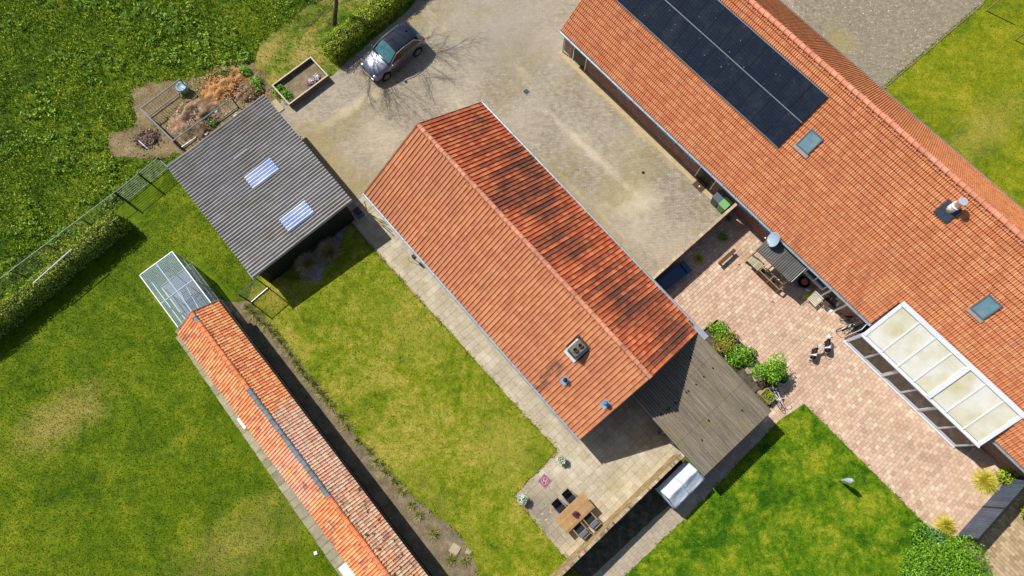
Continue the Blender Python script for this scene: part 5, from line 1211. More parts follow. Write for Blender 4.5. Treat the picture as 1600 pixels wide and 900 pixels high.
# bare tree at the top, and the young tree on stakes at the top right
m_bark = plain('bark', S(96, 80, 60), 0.9, var=0.35, scale=8)
def bare_tree(label, px, h, lean, seed, nb=9, tw=0.16, leaf=None):
    x, y = g(*px); rr = random.Random(seed); t = thing('tree', label, 'tree', (x, y, 0), 0)
    tr = MB(); P = [Vector((0, 0, -0.05))]; 
    for i in range(1, 6): P.append(Vector((lean[0]*i/5+rr.uniform(-.08, .08), lean[1]*i/5+rr.uniform(-.08, .08), h*0.45*i/5)))
    for i in range(5): tr.tube(P[i], P[i+1], tw*(1-0.12*i), tw*(1-0.12*(i+1)), 8, False)
    tr.build('trunk', m_bark, t, True); tips = []
    def grow(mb, p, d, L, r, lv):
        k = 3; q = p
        for i in range(k):
            d2 = (d+Vector((rr.uniform(-.28, .28), rr.uniform(-.28, .28), rr.uniform(-.1, .22)))).normalized(); n = q+d2*(L/k)
            mb.tube(q, n, r*(1-i/k*0.5), r*(1-(i+1)/k*0.5), 4 if lv > 0 else 5, False)
            if lv < 3:
                for _ in range(2 if lv else 2):
                    e = (d2+Vector((rr.uniform(-1, 1), rr.uniform(-1, 1), rr.uniform(-.25, .6)))*0.85).normalized(); grow(mb, n, e, L*rr.uniform(.45, .65), r*0.5, lv+1)
            q = n; d = d2
        tips.append(q)
    for b in range(nb):
        mb = MB(); i = rr.choice((3, 4, 5)); a = b*2*pi/nb+rr.uniform(-.4, .4); d = Vector((cos(a), sin(a), rr.uniform(.35, 1.2))).normalized()
        grow(mb, P[i], d, h*rr.uniform(.26, .40), tw*0.17, 0); mb.build('branch', m_bark, t)
    if leaf:
        C = np.array([tuple(q) for q in tips for _ in range(2)]); link('foliage', leaf_mesh('foliage', C+RNG.normal(size=C.shape)*0.08, 0.09, leaf, 0.4), t)
    return t
bare_tree('leafless tree with a leaning trunk on the verge by the hedge', (522, 38), 9.8, (1.3, 0.2), 5, 11, 0.17)
for (px, hh, lb) in (((1541, 17), 2.2, 'thin wooden tree stake on the rear lawn, the farther one'), ((1586, 63), 1.7, 'wooden tree stake at the right edge of the rear lawn')):
    x, y = g(*px); t = thing('tree_stake', lb, 'stake', (x, y, 0), 0)
    MB().tube((0, 0, -0.05), (0.25, 0.02, hh), 0.045, 0.04, 8).build('stake', m_wood, t); MB().tube((0.25*0.8, 0.02, hh*0.84), (0.25*0.84, 0.02, hh*0.88), 0.05, n=8).build('strap', m_black, t)
bare_tree('young tree coming into yellow green leaf beyond the top right corner', (1606, 22), 4.4, (0.1, 0.1), 9, 7, 0.06, m_hedge2)

# ================================================================== CAR
def build_car(px_f, px_r):
    f = Vector(g(*px_f, 0.7)); r = Vector(g(*px_r, 0.8)); c = (f+r)/2; ang = atan2(f.y-r.y, f.x-r.x)
    t = thing('parked_car', 'dark grey compact SUV parked beside the hedge with its bonnet shining', 'car', (c.x, c.y, 0.012), ang)
    st = [(-2.13, .70, .42, .66, .66, .58, .80), (-2.06, .84, .32, .98, .80, .66, 1.00), (-1.95, .89, .30, 1.04, .84, .64, 1.14), (-1.62, .91, .28, 1.03, .86, .60, 1.47), (-1.2, .91, .27, 1.02, .87, .62, 1.54), (-.5, .91, .26, 1.00, .87, .63, 1.57),
          (.12, .91, .26, .98, .87, .60, 1.52), (.85, .91, .26, .95, .86, .70, 1.05), (1.15, .91, .27, .92, .84, .66, 1.00), (1.6, .90, .29, .84, .80, .60, .94), (1.92, .84, .32, .74, .72, .52, .84), (2.08, .70, .38, .60, .60, .44, .68), (2.13, .60, .42, .54, .50, .38, .58)]
    V = []; n = 15
    for (x, w, zb, zl, wl, wr, zr) in st:
        half = [(0, zb), (w*.85, zb), (w*.98, zb+.12), (w, min(zl-.02, .62)), (wl, zl), (wr+(wl-wr)*.12, zr-.06), (wr*.8, zr-.005), (0, zr+.02)]
        ring = [(-y, z) for y, z in half[1:7]][::-1]
        pts = half+ring; V += [(x, y, z) for y, z in pts]
    n = 14; parts = {}
    def put(k, fcs): parts.setdefault(k, []).append(fcs)
    for i in range(len(st)-1):
        for j in range(n):
            q = (i*n+j, i*n+(j+1) % n, (i+1)*n+(j+1) % n, (i+1)*n+j)
            jj = j if j < 7 else 13-j   # mirrored band
            if i == 6 and jj in (5, 6): k = 'windscreen'
            elif i in (2,) and jj in (5, 6): k = 'rear_window'
            elif jj == 4 and i in (3, 4): k = 'side_window_rear'
            elif jj == 4 and i in (5, 6): k = 'side_window'
            elif i in (3, 4, 5) and jj in (5, 6): k = 'roof'
            elif jj in (0, 1) : k = 'sill'
            else: k = 'body'
            put(k, q)
    put('body', list(range(n))); put('body', [(len(st)-1)*n+i for i in range(n)][::-1])
    s = NT('car paint'); m_paint = s.fin(s.ramp(s.noise(2), [(0.3, S(122, 126, 138)), (0.7, S(132, 136, 148))]), 0.42, 0.85, 0.5); s.p.inputs['Coat Weight'].default_value = 1.0; s.p.inputs['Coat Roughness'].default_value = 0.04
    s = NT('car roof paint'); m_rf = s.fin(S(40, 46, 56), 0.15, 0.3, 0.5); s.p.inputs['Coat Weight'].default_value = 1.0; s.p.inputs['Coat Roughness'].default_value = 0.04
    m_gl = plain('car glass', S(70, 118, 122), 0.04, 0.0, var=0.15, spec=1.0, bump=0); m_gl2 = plain('dark car glass', S(14, 17, 20), 0.05, 0.0, spec=0.8, bump=0); m_pl = plain('car plastic', S(24, 25, 27), 0.6); m_chr = plain('chrome', S(210, 214, 218), 0.15, 0.9, var=0.05, bump=0)
    mats = {'body': m_paint, 'roof': m_rf, 'windscreen': m_gl, 'rear_window': m_gl, 'side_window': m_gl2, 'side_window_rear': m_gl2, 'sill': m_pl}
    body = None; sides = {}
    for k, fs in parts.items():
        groups = [(k, fs)]
        if k.startswith('side_window'): groups = [('side_window', [q for q in fs if V[q[0]][1]+V[q[2]][1] > 0]), ('side_window', [q for q in fs if V[q[0]][1]+V[q[2]][1] < 0])]
        for (nm, ff) in groups:
            used = sorted({i for q in ff for i in q}); mp = {a: b for b, a in enumerate(used)}; mb = MB(); mb.v = [V[i] for i in used]; mb.f = [[mp[i] for i in q] for q in ff]
            o = mb.build(nm, mats[k], t, True)
            if nm in ('side_window', 'windscreen', 'rear_window'): o.scale = (1, 1.003, 1)
            if nm == 'body': body = o
    for y in (-1, 1):
        MB().tube((-1.55, y*.61, 1.50), (-0.1, y*.63, 1.60), 0.018, n=6).build('roof_rail', m_chr if y < 0 else m_pl, t)
        mb = MB(); pts = [(-1.75, .875, 1.08), (-1.3, .75, 1.44), (-.5, .735, 1.50), (.15, .745, 1.44), (.8, .86, 1.02)]
        for a, b in zip(pts[:-1], pts[1:]): mb.bar((a[0], a[1]*y, a[2]), (b[0], b[1]*y, b[2]), 0.03, 0.03)
        mb.build('window_trim', m_chr, t)
        MB().box(.02, .07, y*.80-.04, y*.80+.04, 1.0, 1.42).build('door_pillar', m_pl, t) if False else None
        m = MB().ell((.72, y*1.0, 1.02), (.09, .12, .075), 10, 6).build('mirror', m_paint, t, True)
        h = MB().ell((1.93, y*.60, .70), (.17, .17, .07), 10, 6).build('headlight', m_chr, t, True); MB().bar((2.02, y*.42, .62), (1.98, y*.74, .63), .03, .03).build('light_strip', m_white, h)
        MB().ell((-1.98, y*.72, .92), (.12, .17, .10), 10, 6).build('tail_light', plain('red lamp', S(190, 26, 36), 0.2, spec=0.7), t, True)
        for x in (-1.30, 1.32):
            ar = MB().tube((x, y*.865, .36), (x, y*.925, .36), .39, .38, 20).build('wheel_arch', m_pl, t)
            w = MB().tube((x, y*.72, .34), (x, y*.945, .34), .34, .335, 22).build('wheel', plain('tyre', S(18, 18, 19), 0.85), t)
            mb = MB(); mb.tube((x, y*.93, .34), (x, y*.958, .34), .235, .23, 18)
            mb.build('rim', m_chr, w); sp = MB()
            for k in range(5):
                a = k*2*pi/5; a2 = a+0.62
                for q in (a2,): sp.add([(x+.05*cos(q-.3), y*.961, .34+.05*sin(q-.3)), (x+.21*cos(q-.18), y*.961, .34+.21*sin(q-.18)), (x+.21*cos(q+.18), y*.961, .34+.21*sin(q+.18))], [(0, 1, 2)])
            sp.build('spoke_gap', m_pl, w)
        MB().bar((-.55, y*.915, .84), (-.35, y*.915, .84), .02, .03).build('door_handle', m_chr, t); MB().bar((.28, y*.915, .82), (.48, y*.915, .82), .02, .03).build('door_handle', m_chr, t)
        mb = MB(); mb.bar((1.0, y*.925, .30), (-1.0, y*.925, .30), .03, .05); mb.build('side_trim', m_chr, t)
        for x in (-.02, -1.02): MB().bar((x, y*.912, .34), (x-.02, y*.905, .96), .008, .012).build('door_gap', m_pl, t)
    MB().bar((2.10, -.42, .64), (2.10, .42, .64), .05, .12).build('grille', m_pl, t); gb = MB(); gb.bar((2.13, -.5, .60), (2.13, .5, .60), .02, .025); gb.bar((2.14, -.62, .40), (2.14, .62, .40), .03, .04); gb.build('bumper_trim', m_chr, t)
    MB().bar((2.155, -.26, .48), (2.155, .26, .48), .015, .11).build('number_plate', plain('yellow plate', S(226, 186, 40), 0.5), t); MB().bar((-2.155, -.26, .6), (-2.155, .26, .6), .015, .11).build('number_plate', plain('yellow plate', S(226, 186, 40), 0.5), t)
    MB().bar((-1.70, -.58, 1.47), (-1.70, .58, 1.47), .14, .03).build('spoiler', m_rf, t)
    MB().ell((-1.35, 0, 1.56), (.09, .03, .05), 8, 5).build('antenna', m_pl, t, True)
    wp = MB(); wp.bar((.86, .55, 1.05), (.62, .05, 1.18), .015, .015); wp.bar((.86, 0, 1.06), (.66, -.5, 1.16), .015, .015); wp.build('wiper', m_pl, t)
    hb = MB(); hb.bar((.86, -.70, 1.045), (.86, .70, 1.045), .16, .03); hb.build('cowl', m_pl, t)
build_car((575, 111), (650, 50))

# ================================================================== THINGS IN THE GARDEN
# table, chairs, pots
m_teak = plain('teak table top', S(170, 134, 88), 0.6, var=0.14, scale=3, obj=True, dirt=S(156, 116, 70))
m_mesh = plain('black mesh fabric', S(28, 29, 34), 0.6, var=0.15); m_gmesh = plain('grey mesh fabric', S(96, 102, 112), 0.6, var=0.12); m_alu2 = plain('chair aluminium', S(150, 146, 136), 0.4, 0.4)
tx, ty = g(897.5, 802, 0.75); aT = FY.a+pi/2
tb = thing('garden_table', 'teak coloured garden table with a dark plant pot on it, on the patio', 'table', (tx, ty, 0.045), aT)
for i in range(7): MB().box(-1.03, 1.03, -0.50+i*0.1433, -0.50+i*0.1433+0.139, 0.70, 0.735).build('plank', m_teak, tb, bevel=0.003)
MB().box(-0.92, 0.92, -0.40, 0.40, 0.62, 0.699).build('apron', m_teak, tb)
for sx in (-0.9, 0.9):
    for sy in (-0.42, 0.42): MB().box(sx-.04, sx+.04, sy-.04, sy+.04, 0, 0.699).build('leg', m_teak, tb)
def chair(label, px, rot, mat_back, gap):
    x, y = g(*px, 0.5); t = thing('garden_chair', label, 'chair', (x, y, 0.045), rot, 'chairs around the garden table')
    MB().box(-.24, .24, -.24, .22, .43, .455).build('seat', m_mesh, t, bevel=0.008)
    MB(Matrix.Translation((0, -.26, .45)) @ Matrix.Rotation(radians(gap), 4, 'X')).box(-.24, .24, -.015, .015, .03, .56).build('backrest', mat_back, t, bevel=0.008)
    for sx in (-.28, .28):
        for sy in (-.24, .22): MB().tube((sx, sy, 0), (sx*.98, sy, .62), .016, n=6).build('leg', m_alu2, t)
        MB().box(sx-.03, sx+.03, -.28, .25, .62, .645).build('armrest', m_alu2 if mat_back is m_mesh else m_wood, t, bevel=0.006)
    f = MB(); f.tube((-.28, -.25, .44), (.28, -.25, .44), .014, n=6); f.tube((-.28, .22, .42), (.28, .22, .42), .014, n=6); f.build('seat_frame', m_alu2, t)
    return t
# local y of a chair points to the table
chair('black mesh chair on the lawn side of the table, the upper right one', (890.5, 777.5), FY.a-pi/2, m_mesh, 22)
chair('black mesh chair on the lawn side of the table, the lower left one', (874.5, 792.5), FY.a-pi/2, m_mesh, 22)
chair('grey backed chair on the garden wall side of the table, the lower left one', (904.5, 825.5), FY.a+pi/2, m_gmesh, 14)
chair('grey backed chair on the garden wall side of the table, the upper right one', (921, 810.5), FY.a+pi/2, m_gmesh, 14)
def pot(name, label, px, z, r, h, mat, plant=None, pr=0.2, ph=0.25, n=260, sz=0.06, cat='flower pot'):
    x, y = g(*px, z); t = thing(name, label, cat, (x, y, z if z > .3 else 0.045), 0)
    MB().lathe([(r*.72, 0), (r*.9, h*.6), (r, h*.93), (r*1.06, h), (r*.92, h), (r*.88, h*.9)], n=14).build('pot', mat, t, True)
    MB().lathe([(r*.88, h*.85), (r*.88, h*.86)], n=10).build('soil', m_dark, t)
    for k, (mm, frac) in enumerate(plant or ()):
        P = RNG.normal(size=(int(n*frac), 3)); P /= np.linalg.norm(P, axis=1)[:, None]; P[:, 2] = np.abs(P[:, 2]); rr = (0.6+0.45*RNG.random(len(P)))[:, None]
        C = P*rr*np.array([pr, pr, ph]); C[:, 2] += h*.9+0.02*k
        link('flowers' if mm is m_white_fl else 'foliage', leaf_mesh('foliage', C, sz, mm, 0.8, 0.8), t)
    return t
pot('flower_pot', 'pot of white flowers at the corner of the lawn by the barn path', (876.5, 719), 0.045, 0.20, 0.42, m_wood, ((m_bushg, 0.9), (m_white_fl, 0.6)), 0.25, 0.22, 260, 0.06)
pot('flower_pot', 'pot of white flowers at the far corner of the patio by the lawn', (816, 780), 0.045, 0.20, 0.45, m_black, ((m_bushg, 0.7), (m_white_fl, 0.9)), 0.29, 0.26, 260, 0.065)
pot('plant_pot', 'small dark pot of purple leaves in the middle of the garden table', (899, 803), 0.79, 0.10, 0.12, m_black, ((m_purple, 1.0),), 0.17, 0.10, 150, 0.07)
# landing mat with the letter H
mx, my = g(851, 751.5); am = radians(-21)
mat_ = thing('landing_mat', 'small square purple grey mat printed with an H in a pink circle', 'mat', (mx, my, 0.053), radians(2))
MB().add([(0, -.40, .0), (.40, 0, .0), (0, .40, .0), (-.40, 0, .0), (0, -.40, .012), (.40, 0, .012), (0, .40, .012), (-.40, 0, .012)], [(3,2,1,0), (4,5,6,7), (0,1,5,4), (1,2,6,5), (2,3,7,6), (3,0,4,7)]).build('mat', plain('mat cloth', S(112, 92, 116), 0.8, var=0.06), mat_)
def flat(name, vs, fs, z, mat): return MB(Matrix.Rotation(am, 4, 'Z')).add([(x, y, z) for x, y in vs], fs).build(name, mat, mat_)
n = 28; V = [(r*cos(2*pi*i/n), r*sin(2*pi*i/n)) for r in (0.20, 0.17) for i in range(n)]
m_pink = plain('pink print', S(224, 140, 140), 0.7, var=0.05)
flat('ring', V, [(i, (i+1) % n, n+(i+1) % n, n+i) for i in range(n)], 0.016, m_pink)
V = [(0.19*cos(2*pi*i/n), 0.19*sin(2*pi*i/n)) for i in range(n)]; flat('disc', V, [list(range(n))], 0.014, plain('dark print', S(96, 78, 102), 0.7, var=0.05))
V = []; F = []
for (a, b, c_, d_) in ((-.095, -.05, -.12, .12), (.05, .095, -.12, .12), (-.05, .05, -.022, .022)): o = len(V); V += [(a, c_), (b, c_), (b, d_), (a, d_)]; F.append((o, o+1, o+2, o+3))
flat('letter_h', V, F, 0.019, plain('red print', S(238, 150, 150), 0.7, var=0.05))
V = []; F = []
q = 0.375
for k in range(4):
    a0 = k*pi/2; a1 = (k+1)*pi/2; o = len(V); V += [(q*cos(a0), q*sin(a0)), (q*cos(a1), q*sin(a1)), ((q-.02)*cos(a1), (q-.02)*sin(a1)), ((q-.02)*cos(a0), (q-.02)*sin(a0))]; F.append((o, o+1, o+2, o+3))
MB().add([(x, y, 0.016) for x, y in V], F).build('border', m_pink, mat_)

# party tent by the garden wall
tu, tv = 5.92, 4.98; tent = thing('party_tent', 'small white fabric tent squeezed between the garden wall and the carport', 'tent', (*FY.w(tu, tv), 0), FY.a)
TW, TL = 1.38, 2.15; m_tent = NT('white tent fabric'); ct = m_tent.ramp(m_tent.noise(1.2), [(0.3, S(184, 196, 214)), (0.7, S(222, 228, 236))]); m_tent.bump(m_tent.noise(3.5, 5.0, 0.7, vec=m_tent.pos(30, (1, 3, 1))), 0.9, 0.05); m_tent = m_tent.fin(ct, 0.5, 0, 0.4)
def cloth(name, quad, parent, sagv=0.05, n=10):
    a, b, c_, d_ = [Vector(q) for q in quad]; V = []; F = []
    for j in range(n+1):
        for i in range(n+1):
            s_, t_ = i/n, j/n; p = a*(1-s_)*(1-t_)+b*s_*(1-t_)+c_*s_*t_+d_*(1-s_)*t_
            p.z -= sagv*sin(pi*s_)*sin(pi*t_)+sagv*.3*sin(s_*14+t_*5)*sin(pi*t_)*.4; V.append(tuple(p))
    for j in range(n):
        for i in range(n): k = j*(n+1)+i; F.append((k, k+1, k+n+2, k+n+1))
    mb = MB(); mb.v = V; mb.f = F; o = mb.build(name, m_tent, parent, True); md = o.modifiers.new('thickness', 'SOLIDIFY'); md.thickness = 0.006; return o
for k in range(2):
    y0, y1 = k*TL/2, (k+1)*TL/2
    cloth('roof_panel', ((0, y0, 1.42), (TW/2, y0, 1.92), (TW/2, y1, 1.92), (0, y1, 1.42)), tent); cloth('roof_panel', ((TW/2, y0, 1.92), (TW, y0, 1.42), (TW, y1, 1.42), (TW/2, y1, 1.92)), tent, 0.09)
cloth('side_panel', ((TW, 0, 1.42), (TW+0.04, 0, 0.2), (TW+0.04, TL, 0.2), (TW, TL, 1.42)), tent, 0.0)
cloth('side_panel', ((0, 0, 1.42), (TW, 0, 1.42), (TW, -.05, 1.0), (0, -.05, 1.0)), tent, 0.03)
for (x, y) in ((0, 0), (TW, 0), (0, TL), (TW, TL)): MB().tube((x, y, 0), (x, y, 1.42), 0.018, n=6).build('leg', m_dsteel, tent)
for y in (0, TL): MB().tube((0, y, 1.41), (TW/2, y, 1.91), 0.016, n=5).tube((TW/2, y, 1.91), (TW, y, 1.41), 0.016, n=5).build('roof_pole', m_steel, tent)

# yard: bins, doormat, drain
def wheelie(label, px, mat, rot):
    x, y = g(*px, 1.0); t = thing('wheelie_bin', label, 'wheelie bin', (x, y, 0.012), rot, None)
    V = [(-.20,-.22,.06),(.20,-.22,.06),(.20,.22,.06),(-.20,.22,.06),(-.27,-.33,.95),(.27,-.33,.95),(.27,.29,1.0),(-.27,.29,1.0)]
    MB().add(V, [(0,3,2,1),(4,5,6,7),(0,1,5,4),(1,2,6,5),(2,3,7,6),(3,0,4,7)]).build('body', mat, t, bevel=0.02)
    V = [(-.29,-.36,.955),(.29,-.36,.955),(.29,.33,1.005),(-.29,.33,1.005),(-.26,-.32,1.0),(.26,-.32,1.0),(.27,.30,1.08),(-.27,.30,1.08)]
    l = MB().add(V, [(0,3,2,1),(4,5,6,7),(0,1,5,4),(1,2,6,5),(2,3,7,6),(3,0,4,7)]).build('lid', mat, t, bevel=0.02)
    MB().tube((-.2, .37, .98), (.2, .37, .98), .02, n=6).build('handle', mat, t)
    for sx in (-.24, .24): MB().tube((sx-.03, .26, .1), (sx+.03, .26, .1), .1, n=12).build('wheel', m_black, t)
m_bing = plain('green bin plastic', S(116, 168, 104), 0.45, var=0.06, scale=2, bump=0.02); m_bins = plain('grey bin plastic', S(88, 98, 106), 0.45, var=0.06, scale=2, bump=0.02)
wheelie('grey lidded wheelie bin beside the farmhouse door', (1124, 307), m_bins, F2.a); wheelie('light green wheelie bin next to the yard wall end', (1134, 317.5), m_bing, F2.a)
x, y = g(1092.5, 291); dm = thing('doormat', 'brown doormat with a pale spot in front of the dark farmhouse door', 'doormat', (x, y, 0.016), FY.a)
MB().box(-.38, .38, -.26, .26, 0, .02).build('mat', plain('coir', S(86, 62, 48), 0.95, var=0.2), dm, bevel=0.05); MB().tube((0.02, -.03, .02), (0.02, -.03, .06), .05, n=10).build('knob', m_white, dm)
x, y = g(822.5, 143.5); dc = thing('drain_cover', 'square dark drain grate with a light frame in the middle of the yard', 'drain cover', (x, y, 0.014), FY.a)
MB().box(-.16, .16, -.16, .16, 0, .006).build('plate', m_black, dc); q = MB()
for b in ((-.19, .19, -.19, -.16), (-.19, .19, .16, .19), (-.19, -.16, -.16, .16), (.16, .19, -.16, .16)): q.box(b[0], b[1], b[2], b[3], 0, .012)
q.build('frame', m_steel, dc)
for i in range(5): MB().box(-.15, .15, -.13+i*.06, -.11+i*.06, .007, .014).build('bar', m_lead, dc)
for (px, lb) in (((1005, 270), 'small dark round gully lid in the yard'), ((1183, 305), None)):
    if lb: x, y = g(*px); tag(MB().lathe([(0.10, 0), (0.10, .01), (0.02, .014)], (x, y, 0.013), 12).build('gully_lid', m_black), lb, 'gully lid')
x, y = g(493.5, 864); tag(MB().box(-.09, .09, -.09, .09, 0, .06).build('lawn_marker', m_white, None, loc=(x, y, 0.01), rot=(0, 0, .3), bevel=0.01), 'tiny white square marker lying on the left lawn near the bottom', 'marker')
x, y = g(1052, 690); tag(MB().lathe([(.13, 0), (.16, .28), (.17, .29), (.14, .28)], (x, y, 0.045), 14).build('bucket', m_white, None, True), 'small white bucket at the carport edge in the patio corner', 'bucket')

# terrace by the yard wall: blue trough, potted plants, bench
m_blue2 = plain('dark blue plastic', S(52, 84, 116), 0.4, var=0.1, scale=2)
c0, c1, c3 = g(1026, 438, .5), g(1068, 407, .5), g(1040, 455, .5); ang = atan2(c1[1]-c0[1], c1[0]-c0[0]); TLn = math.hypot(c1[0]-c0[0], c1[1]-c0[1])
tr = thing('blue_trough', 'long dark blue trough against the shaded side of the yard wall', 'trough', (*c0, 0.05), ang)
MB().box(0, TLn, -.78, -.74, 0, .5).build('side', m_blue2, tr); MB().box(0, TLn, -.04, 0, 0, .5).build('side', m_blue2, tr); MB().box(0, .04, -.74, -.04, 0, .5).build('end', m_blue2, tr); MB().box(TLn-.3, TLn, -.74, -.04, 0, .52).build('lid', m_blue2, tr, bevel=.02)
MB().box(.04, TLn-.3, -.74, -.04, .0, .36).build('water', plain('blue liner', S(44, 78, 112), 0.15, spec=0.6), tr)
pot('potted_plant', 'small bright green plant in a pale pot on the shaded terrace', (1127.5, 374), 0.045, 0.20, 0.36, m_white, ((m_bushg, 1.3),), 0.26, 0.26, 260, 0.08, 'potted plant')
spiky('potted_plant', 'yellow green leafy plant next to the dark blue trough', 'potted plant', (1092, 405), 0.42, 0.55, 190, m_pampas, 0.05, 0.045, 61, None, 0.5)
bush('potted_plant', 'little dark plant in the shaded corner by the farmhouse wall', 'potted plant', (1138, 344), 0.2, 0.3, 160, 0.07, m_conif, 0.045, seed=62)
x0, y0 = g(1126, 414, .42); x1, y1 = g(1150, 392, .42); ang = atan2(y1-y0, x1-x0); bl = math.hypot(x1-x0, y1-y0)
bn = thing('garden_bench', 'narrow brown wooden bench at the edge of the wall shadow on the terrace', 'bench', (x0, y0, 0.045), ang)
for k in range(2): MB().box(0, bl, -.02+k*.12, .09+k*.12, .38, .42).build('plank', m_dwood, bn)
for x in (.12, bl-.2): MB().box(x, x+.07, 0, .2, 0, .379).build('leg', m_dwood, bn)

# corrugated wood shelter against the farmhouse
def h2(u, v, z=0.0): x, y = F2.w(u, v); return (x, y, z)
wsx = thing('log_shelter', 'timber shelter with a dark corrugated roof standing against the farmhouse wall', 'shelter', h2(0.42, 18.1), F2.a)
m_dcor = plain('dark corrugated sheet', S(88, 86, 82), 0.55, var=0.2, scale=4, obj=True, dirt=S(116, 112, 102))
wm = corr_sheet(0.13*5, 1.50, 0.13, 0.045).mesh('roof_sheet', m_dcor, True)
for i in range(4): link('roof_sheet', wm, wsx, (0.0+i*0.65, 0.28, 1.86+0.003*(i % 2)), (radians(6), 0, 0))
for (x, y, h) in ((0.1, 0.4, 1.84), (2.5, 0.4, 1.84), (0.1, 1.7, 1.96), (2.5, 1.7, 1.96), (1.3, 0.4, 1.84)): MB().box(x-.04, x+.04, y-.04, y+.04, 0.04, h).build('post', m_wood, wsx)
MB().box(0, 2.6, 0.33, 0.37, 1.70, 1.82).build('beam', m_wood, wsx); MB().tube((2.63, .32, 1.93), (2.63, 1.6, 2.06), .015, n=5).build('edge_strip', m_white, wsx)
for i in range(6): MB().box(0.1+i*0.145, 0.235+i*0.145, 0.05, 0.62, 0.68, 0.71).build('lid_board', plain('silvery board', S(168, 162, 130), 0.85, var=0.15, obj=True), wsx, rot=(0.12, 0, 0))
for x in (0.1, 0.9): MB().box(x, x+0.06, 0.08, 0.58, 0.05, 0.64).build('bin_side', m_wood, wsx)
MB().box(1.0, 2.6, 0.05, 0.09, 0.62, 0.72).build('bin_rail', m_wood, wsx); MB().box(1.0, 2.6, 0.42, 0.47, 0.66, 0.76).build('bin_rail', m_wood, wsx)
for x in (1.0, 1.78, 2.56): MB().box(x, x+.05, 0.091, 0.419, 0.60, 0.72).build('bin_divider', m_wood, wsx); MB().box(x, x+.05, 0.05, 0.10, 0.04, 0.619).build('bin_post', m_wood, wsx)
MB().box(1.02, 2.6, 0.06, 0.085, 0.05, 0.5).build('bin_front', m_dwood, wsx); MB().box(1.05, 2.56, 0.1, 0.4, 0.05, 0.35).build('logs', plain('dark logs', S(58, 46, 40), 0.9, var=0.4, scale=12), wsx)
for k, x in enumerate((1.15, 1.4, 1.62, 1.95, 2.15)): MB().ell((x, .44, .79), (.06, .04, .035), 7, 4).build('jar', m_white if k % 2 == 0 else m_wood, wsx, True)
for (u, v, lb) in ((0.35, 17.75, 'little dark hook shaped object on the pavers left of the shelter'), (3.25, 17.55, 'little dark hook shaped object on the pavers below the shelter')):
    tag(MB().tube((0, 0, .05), (.12, .05, .08), .015, n=5).tube((.12, .05, .08), (.16, -.05, .06), .015, n=5).build('hook', m_black, None, loc=h2(u, v, 0.0)), lb, 'hook')
# satellite dish
ds = thing('satellite_dish', 'grey blue oval satellite dish on a wall arm above the log shelter', 'satellite dish', h2(0.95, 19.99, 0), F2.a)
x, y = g(1210, 375, 2.35); c0 = Vector((x-ds.location.x, y-ds.location.y)); ca, sa = cos(-F2.a), sin(-F2.a); dc_ = Vector((c0.x*ca-c0.y*sa, c0.x*sa+c0.y*ca, 2.35))
nd = Vector((-.80, .06, .50)).normalized(); R = Matrix.Rotation(-F2.a, 4, 'Z') @ nd.to_track_quat('Z', 'Y').to_matrix().to_4x4()
prof = [(0.03, 0.0), (.15, .01), (.28, .045), (.38, .085), (.43, .115), (.435, .105), (.38, .07), (.15, -.012), (0.03, -.02)]
MB(Matrix.Translation(dc_) @ R).lathe(prof, n=28).build('dish', plain('dish paint', S(150, 170, 184), 0.4, var=0.05), ds, True)
P0 = Matrix.Translation(dc_) @ R @ Vector((0, -.42, .08)); P1 = Matrix.Translation(dc_) @ R @ Vector((0, -.12, .62))
MB().tube(P0, P1, .014, n=5).build('lnb_arm', m_alu, ds); MB().ell(tuple(P1), (.06, .05, .04), 8, 5).build('lnb', m_white, ds)
MB().tube(tuple(dc_), (0.0, -.05, 2.0), .022, n=6).tube((0, -.05, 2.0), (0, 0, 2.0), .03, n=6).build('wall_arm', m_steel, ds)
# fire bowl, bottle, paddle, deck chair, stool
x, y = g(1256, 441, .35); fb_ = thing('fire_bowl', 'round dark blue bowl with a terracotta pot inside, right of the shelter', 'bowl', (x, y, 0.045), 0)
MB().lathe([(.16, 0), (.30, .12), (.36, .30), (.36, .34), (.32, .32), (.22, .16)], n=20).build('bowl', plain('dark blue glaze', S(34, 44, 60), 0.3), fb_, True); MB().lathe([(.14, .16), (.20, .36), (.21, .38), (.16, .37)], (0.03, 0.02, 0), 16).build('inner_pot', plain('terracotta', S(190, 96, 62), 0.8), fb_, True)
x, y = g(1259.5, 451, .2); tag(MB().lathe([(.07, 0), (.08, .2), (.03, .26), (.03, .32)], n=10).build('bottle', m_white, None, True, (x, y, .1), (radians(80), 0, radians(60))), 'small white bottle lying beside the dark blue bowl', 'bottle')
x, y = g(1261, 461, .3); pd = thing('paddle', 'lime green paddle leaning beside the slatted deck chair', 'paddle', (x, y, .1), radians(38))
MB().ell((0, 0, 0.03), (.27, .11, .04), 14, 6).build('blade', plain('lime plastic', S(176, 200, 44), 0.4, var=0.05), pd, True); MB().tube((.24, 0, .04), (.62, 0, .22), .018, n=6).build('shaft', plain('olive shaft', S(120, 130, 60), 0.5), pd)
x, y = g(1277, 464, .35); dk = thing('deck_chair', 'folding deck chair with pale slats, by the farmhouse windows', 'deck chair', (x, y, .045), F2.a+pi/2)
for i in range(7): MB().box(-.52+i*.105, -.45+i*.105, -.30, .30, .32+.006*i, .345+.006*i).build('slat', plain('pale slat', S(206, 198, 176), 0.6, var=0.08), dk)
for i in range(5): MB().box(.24+i*.08, .29+i*.08, -.28, .28, .42+i*.11, .44+i*.11).build('slat', plain('pale slat', S(206, 198, 176), 0.6, var=0.08), dk)
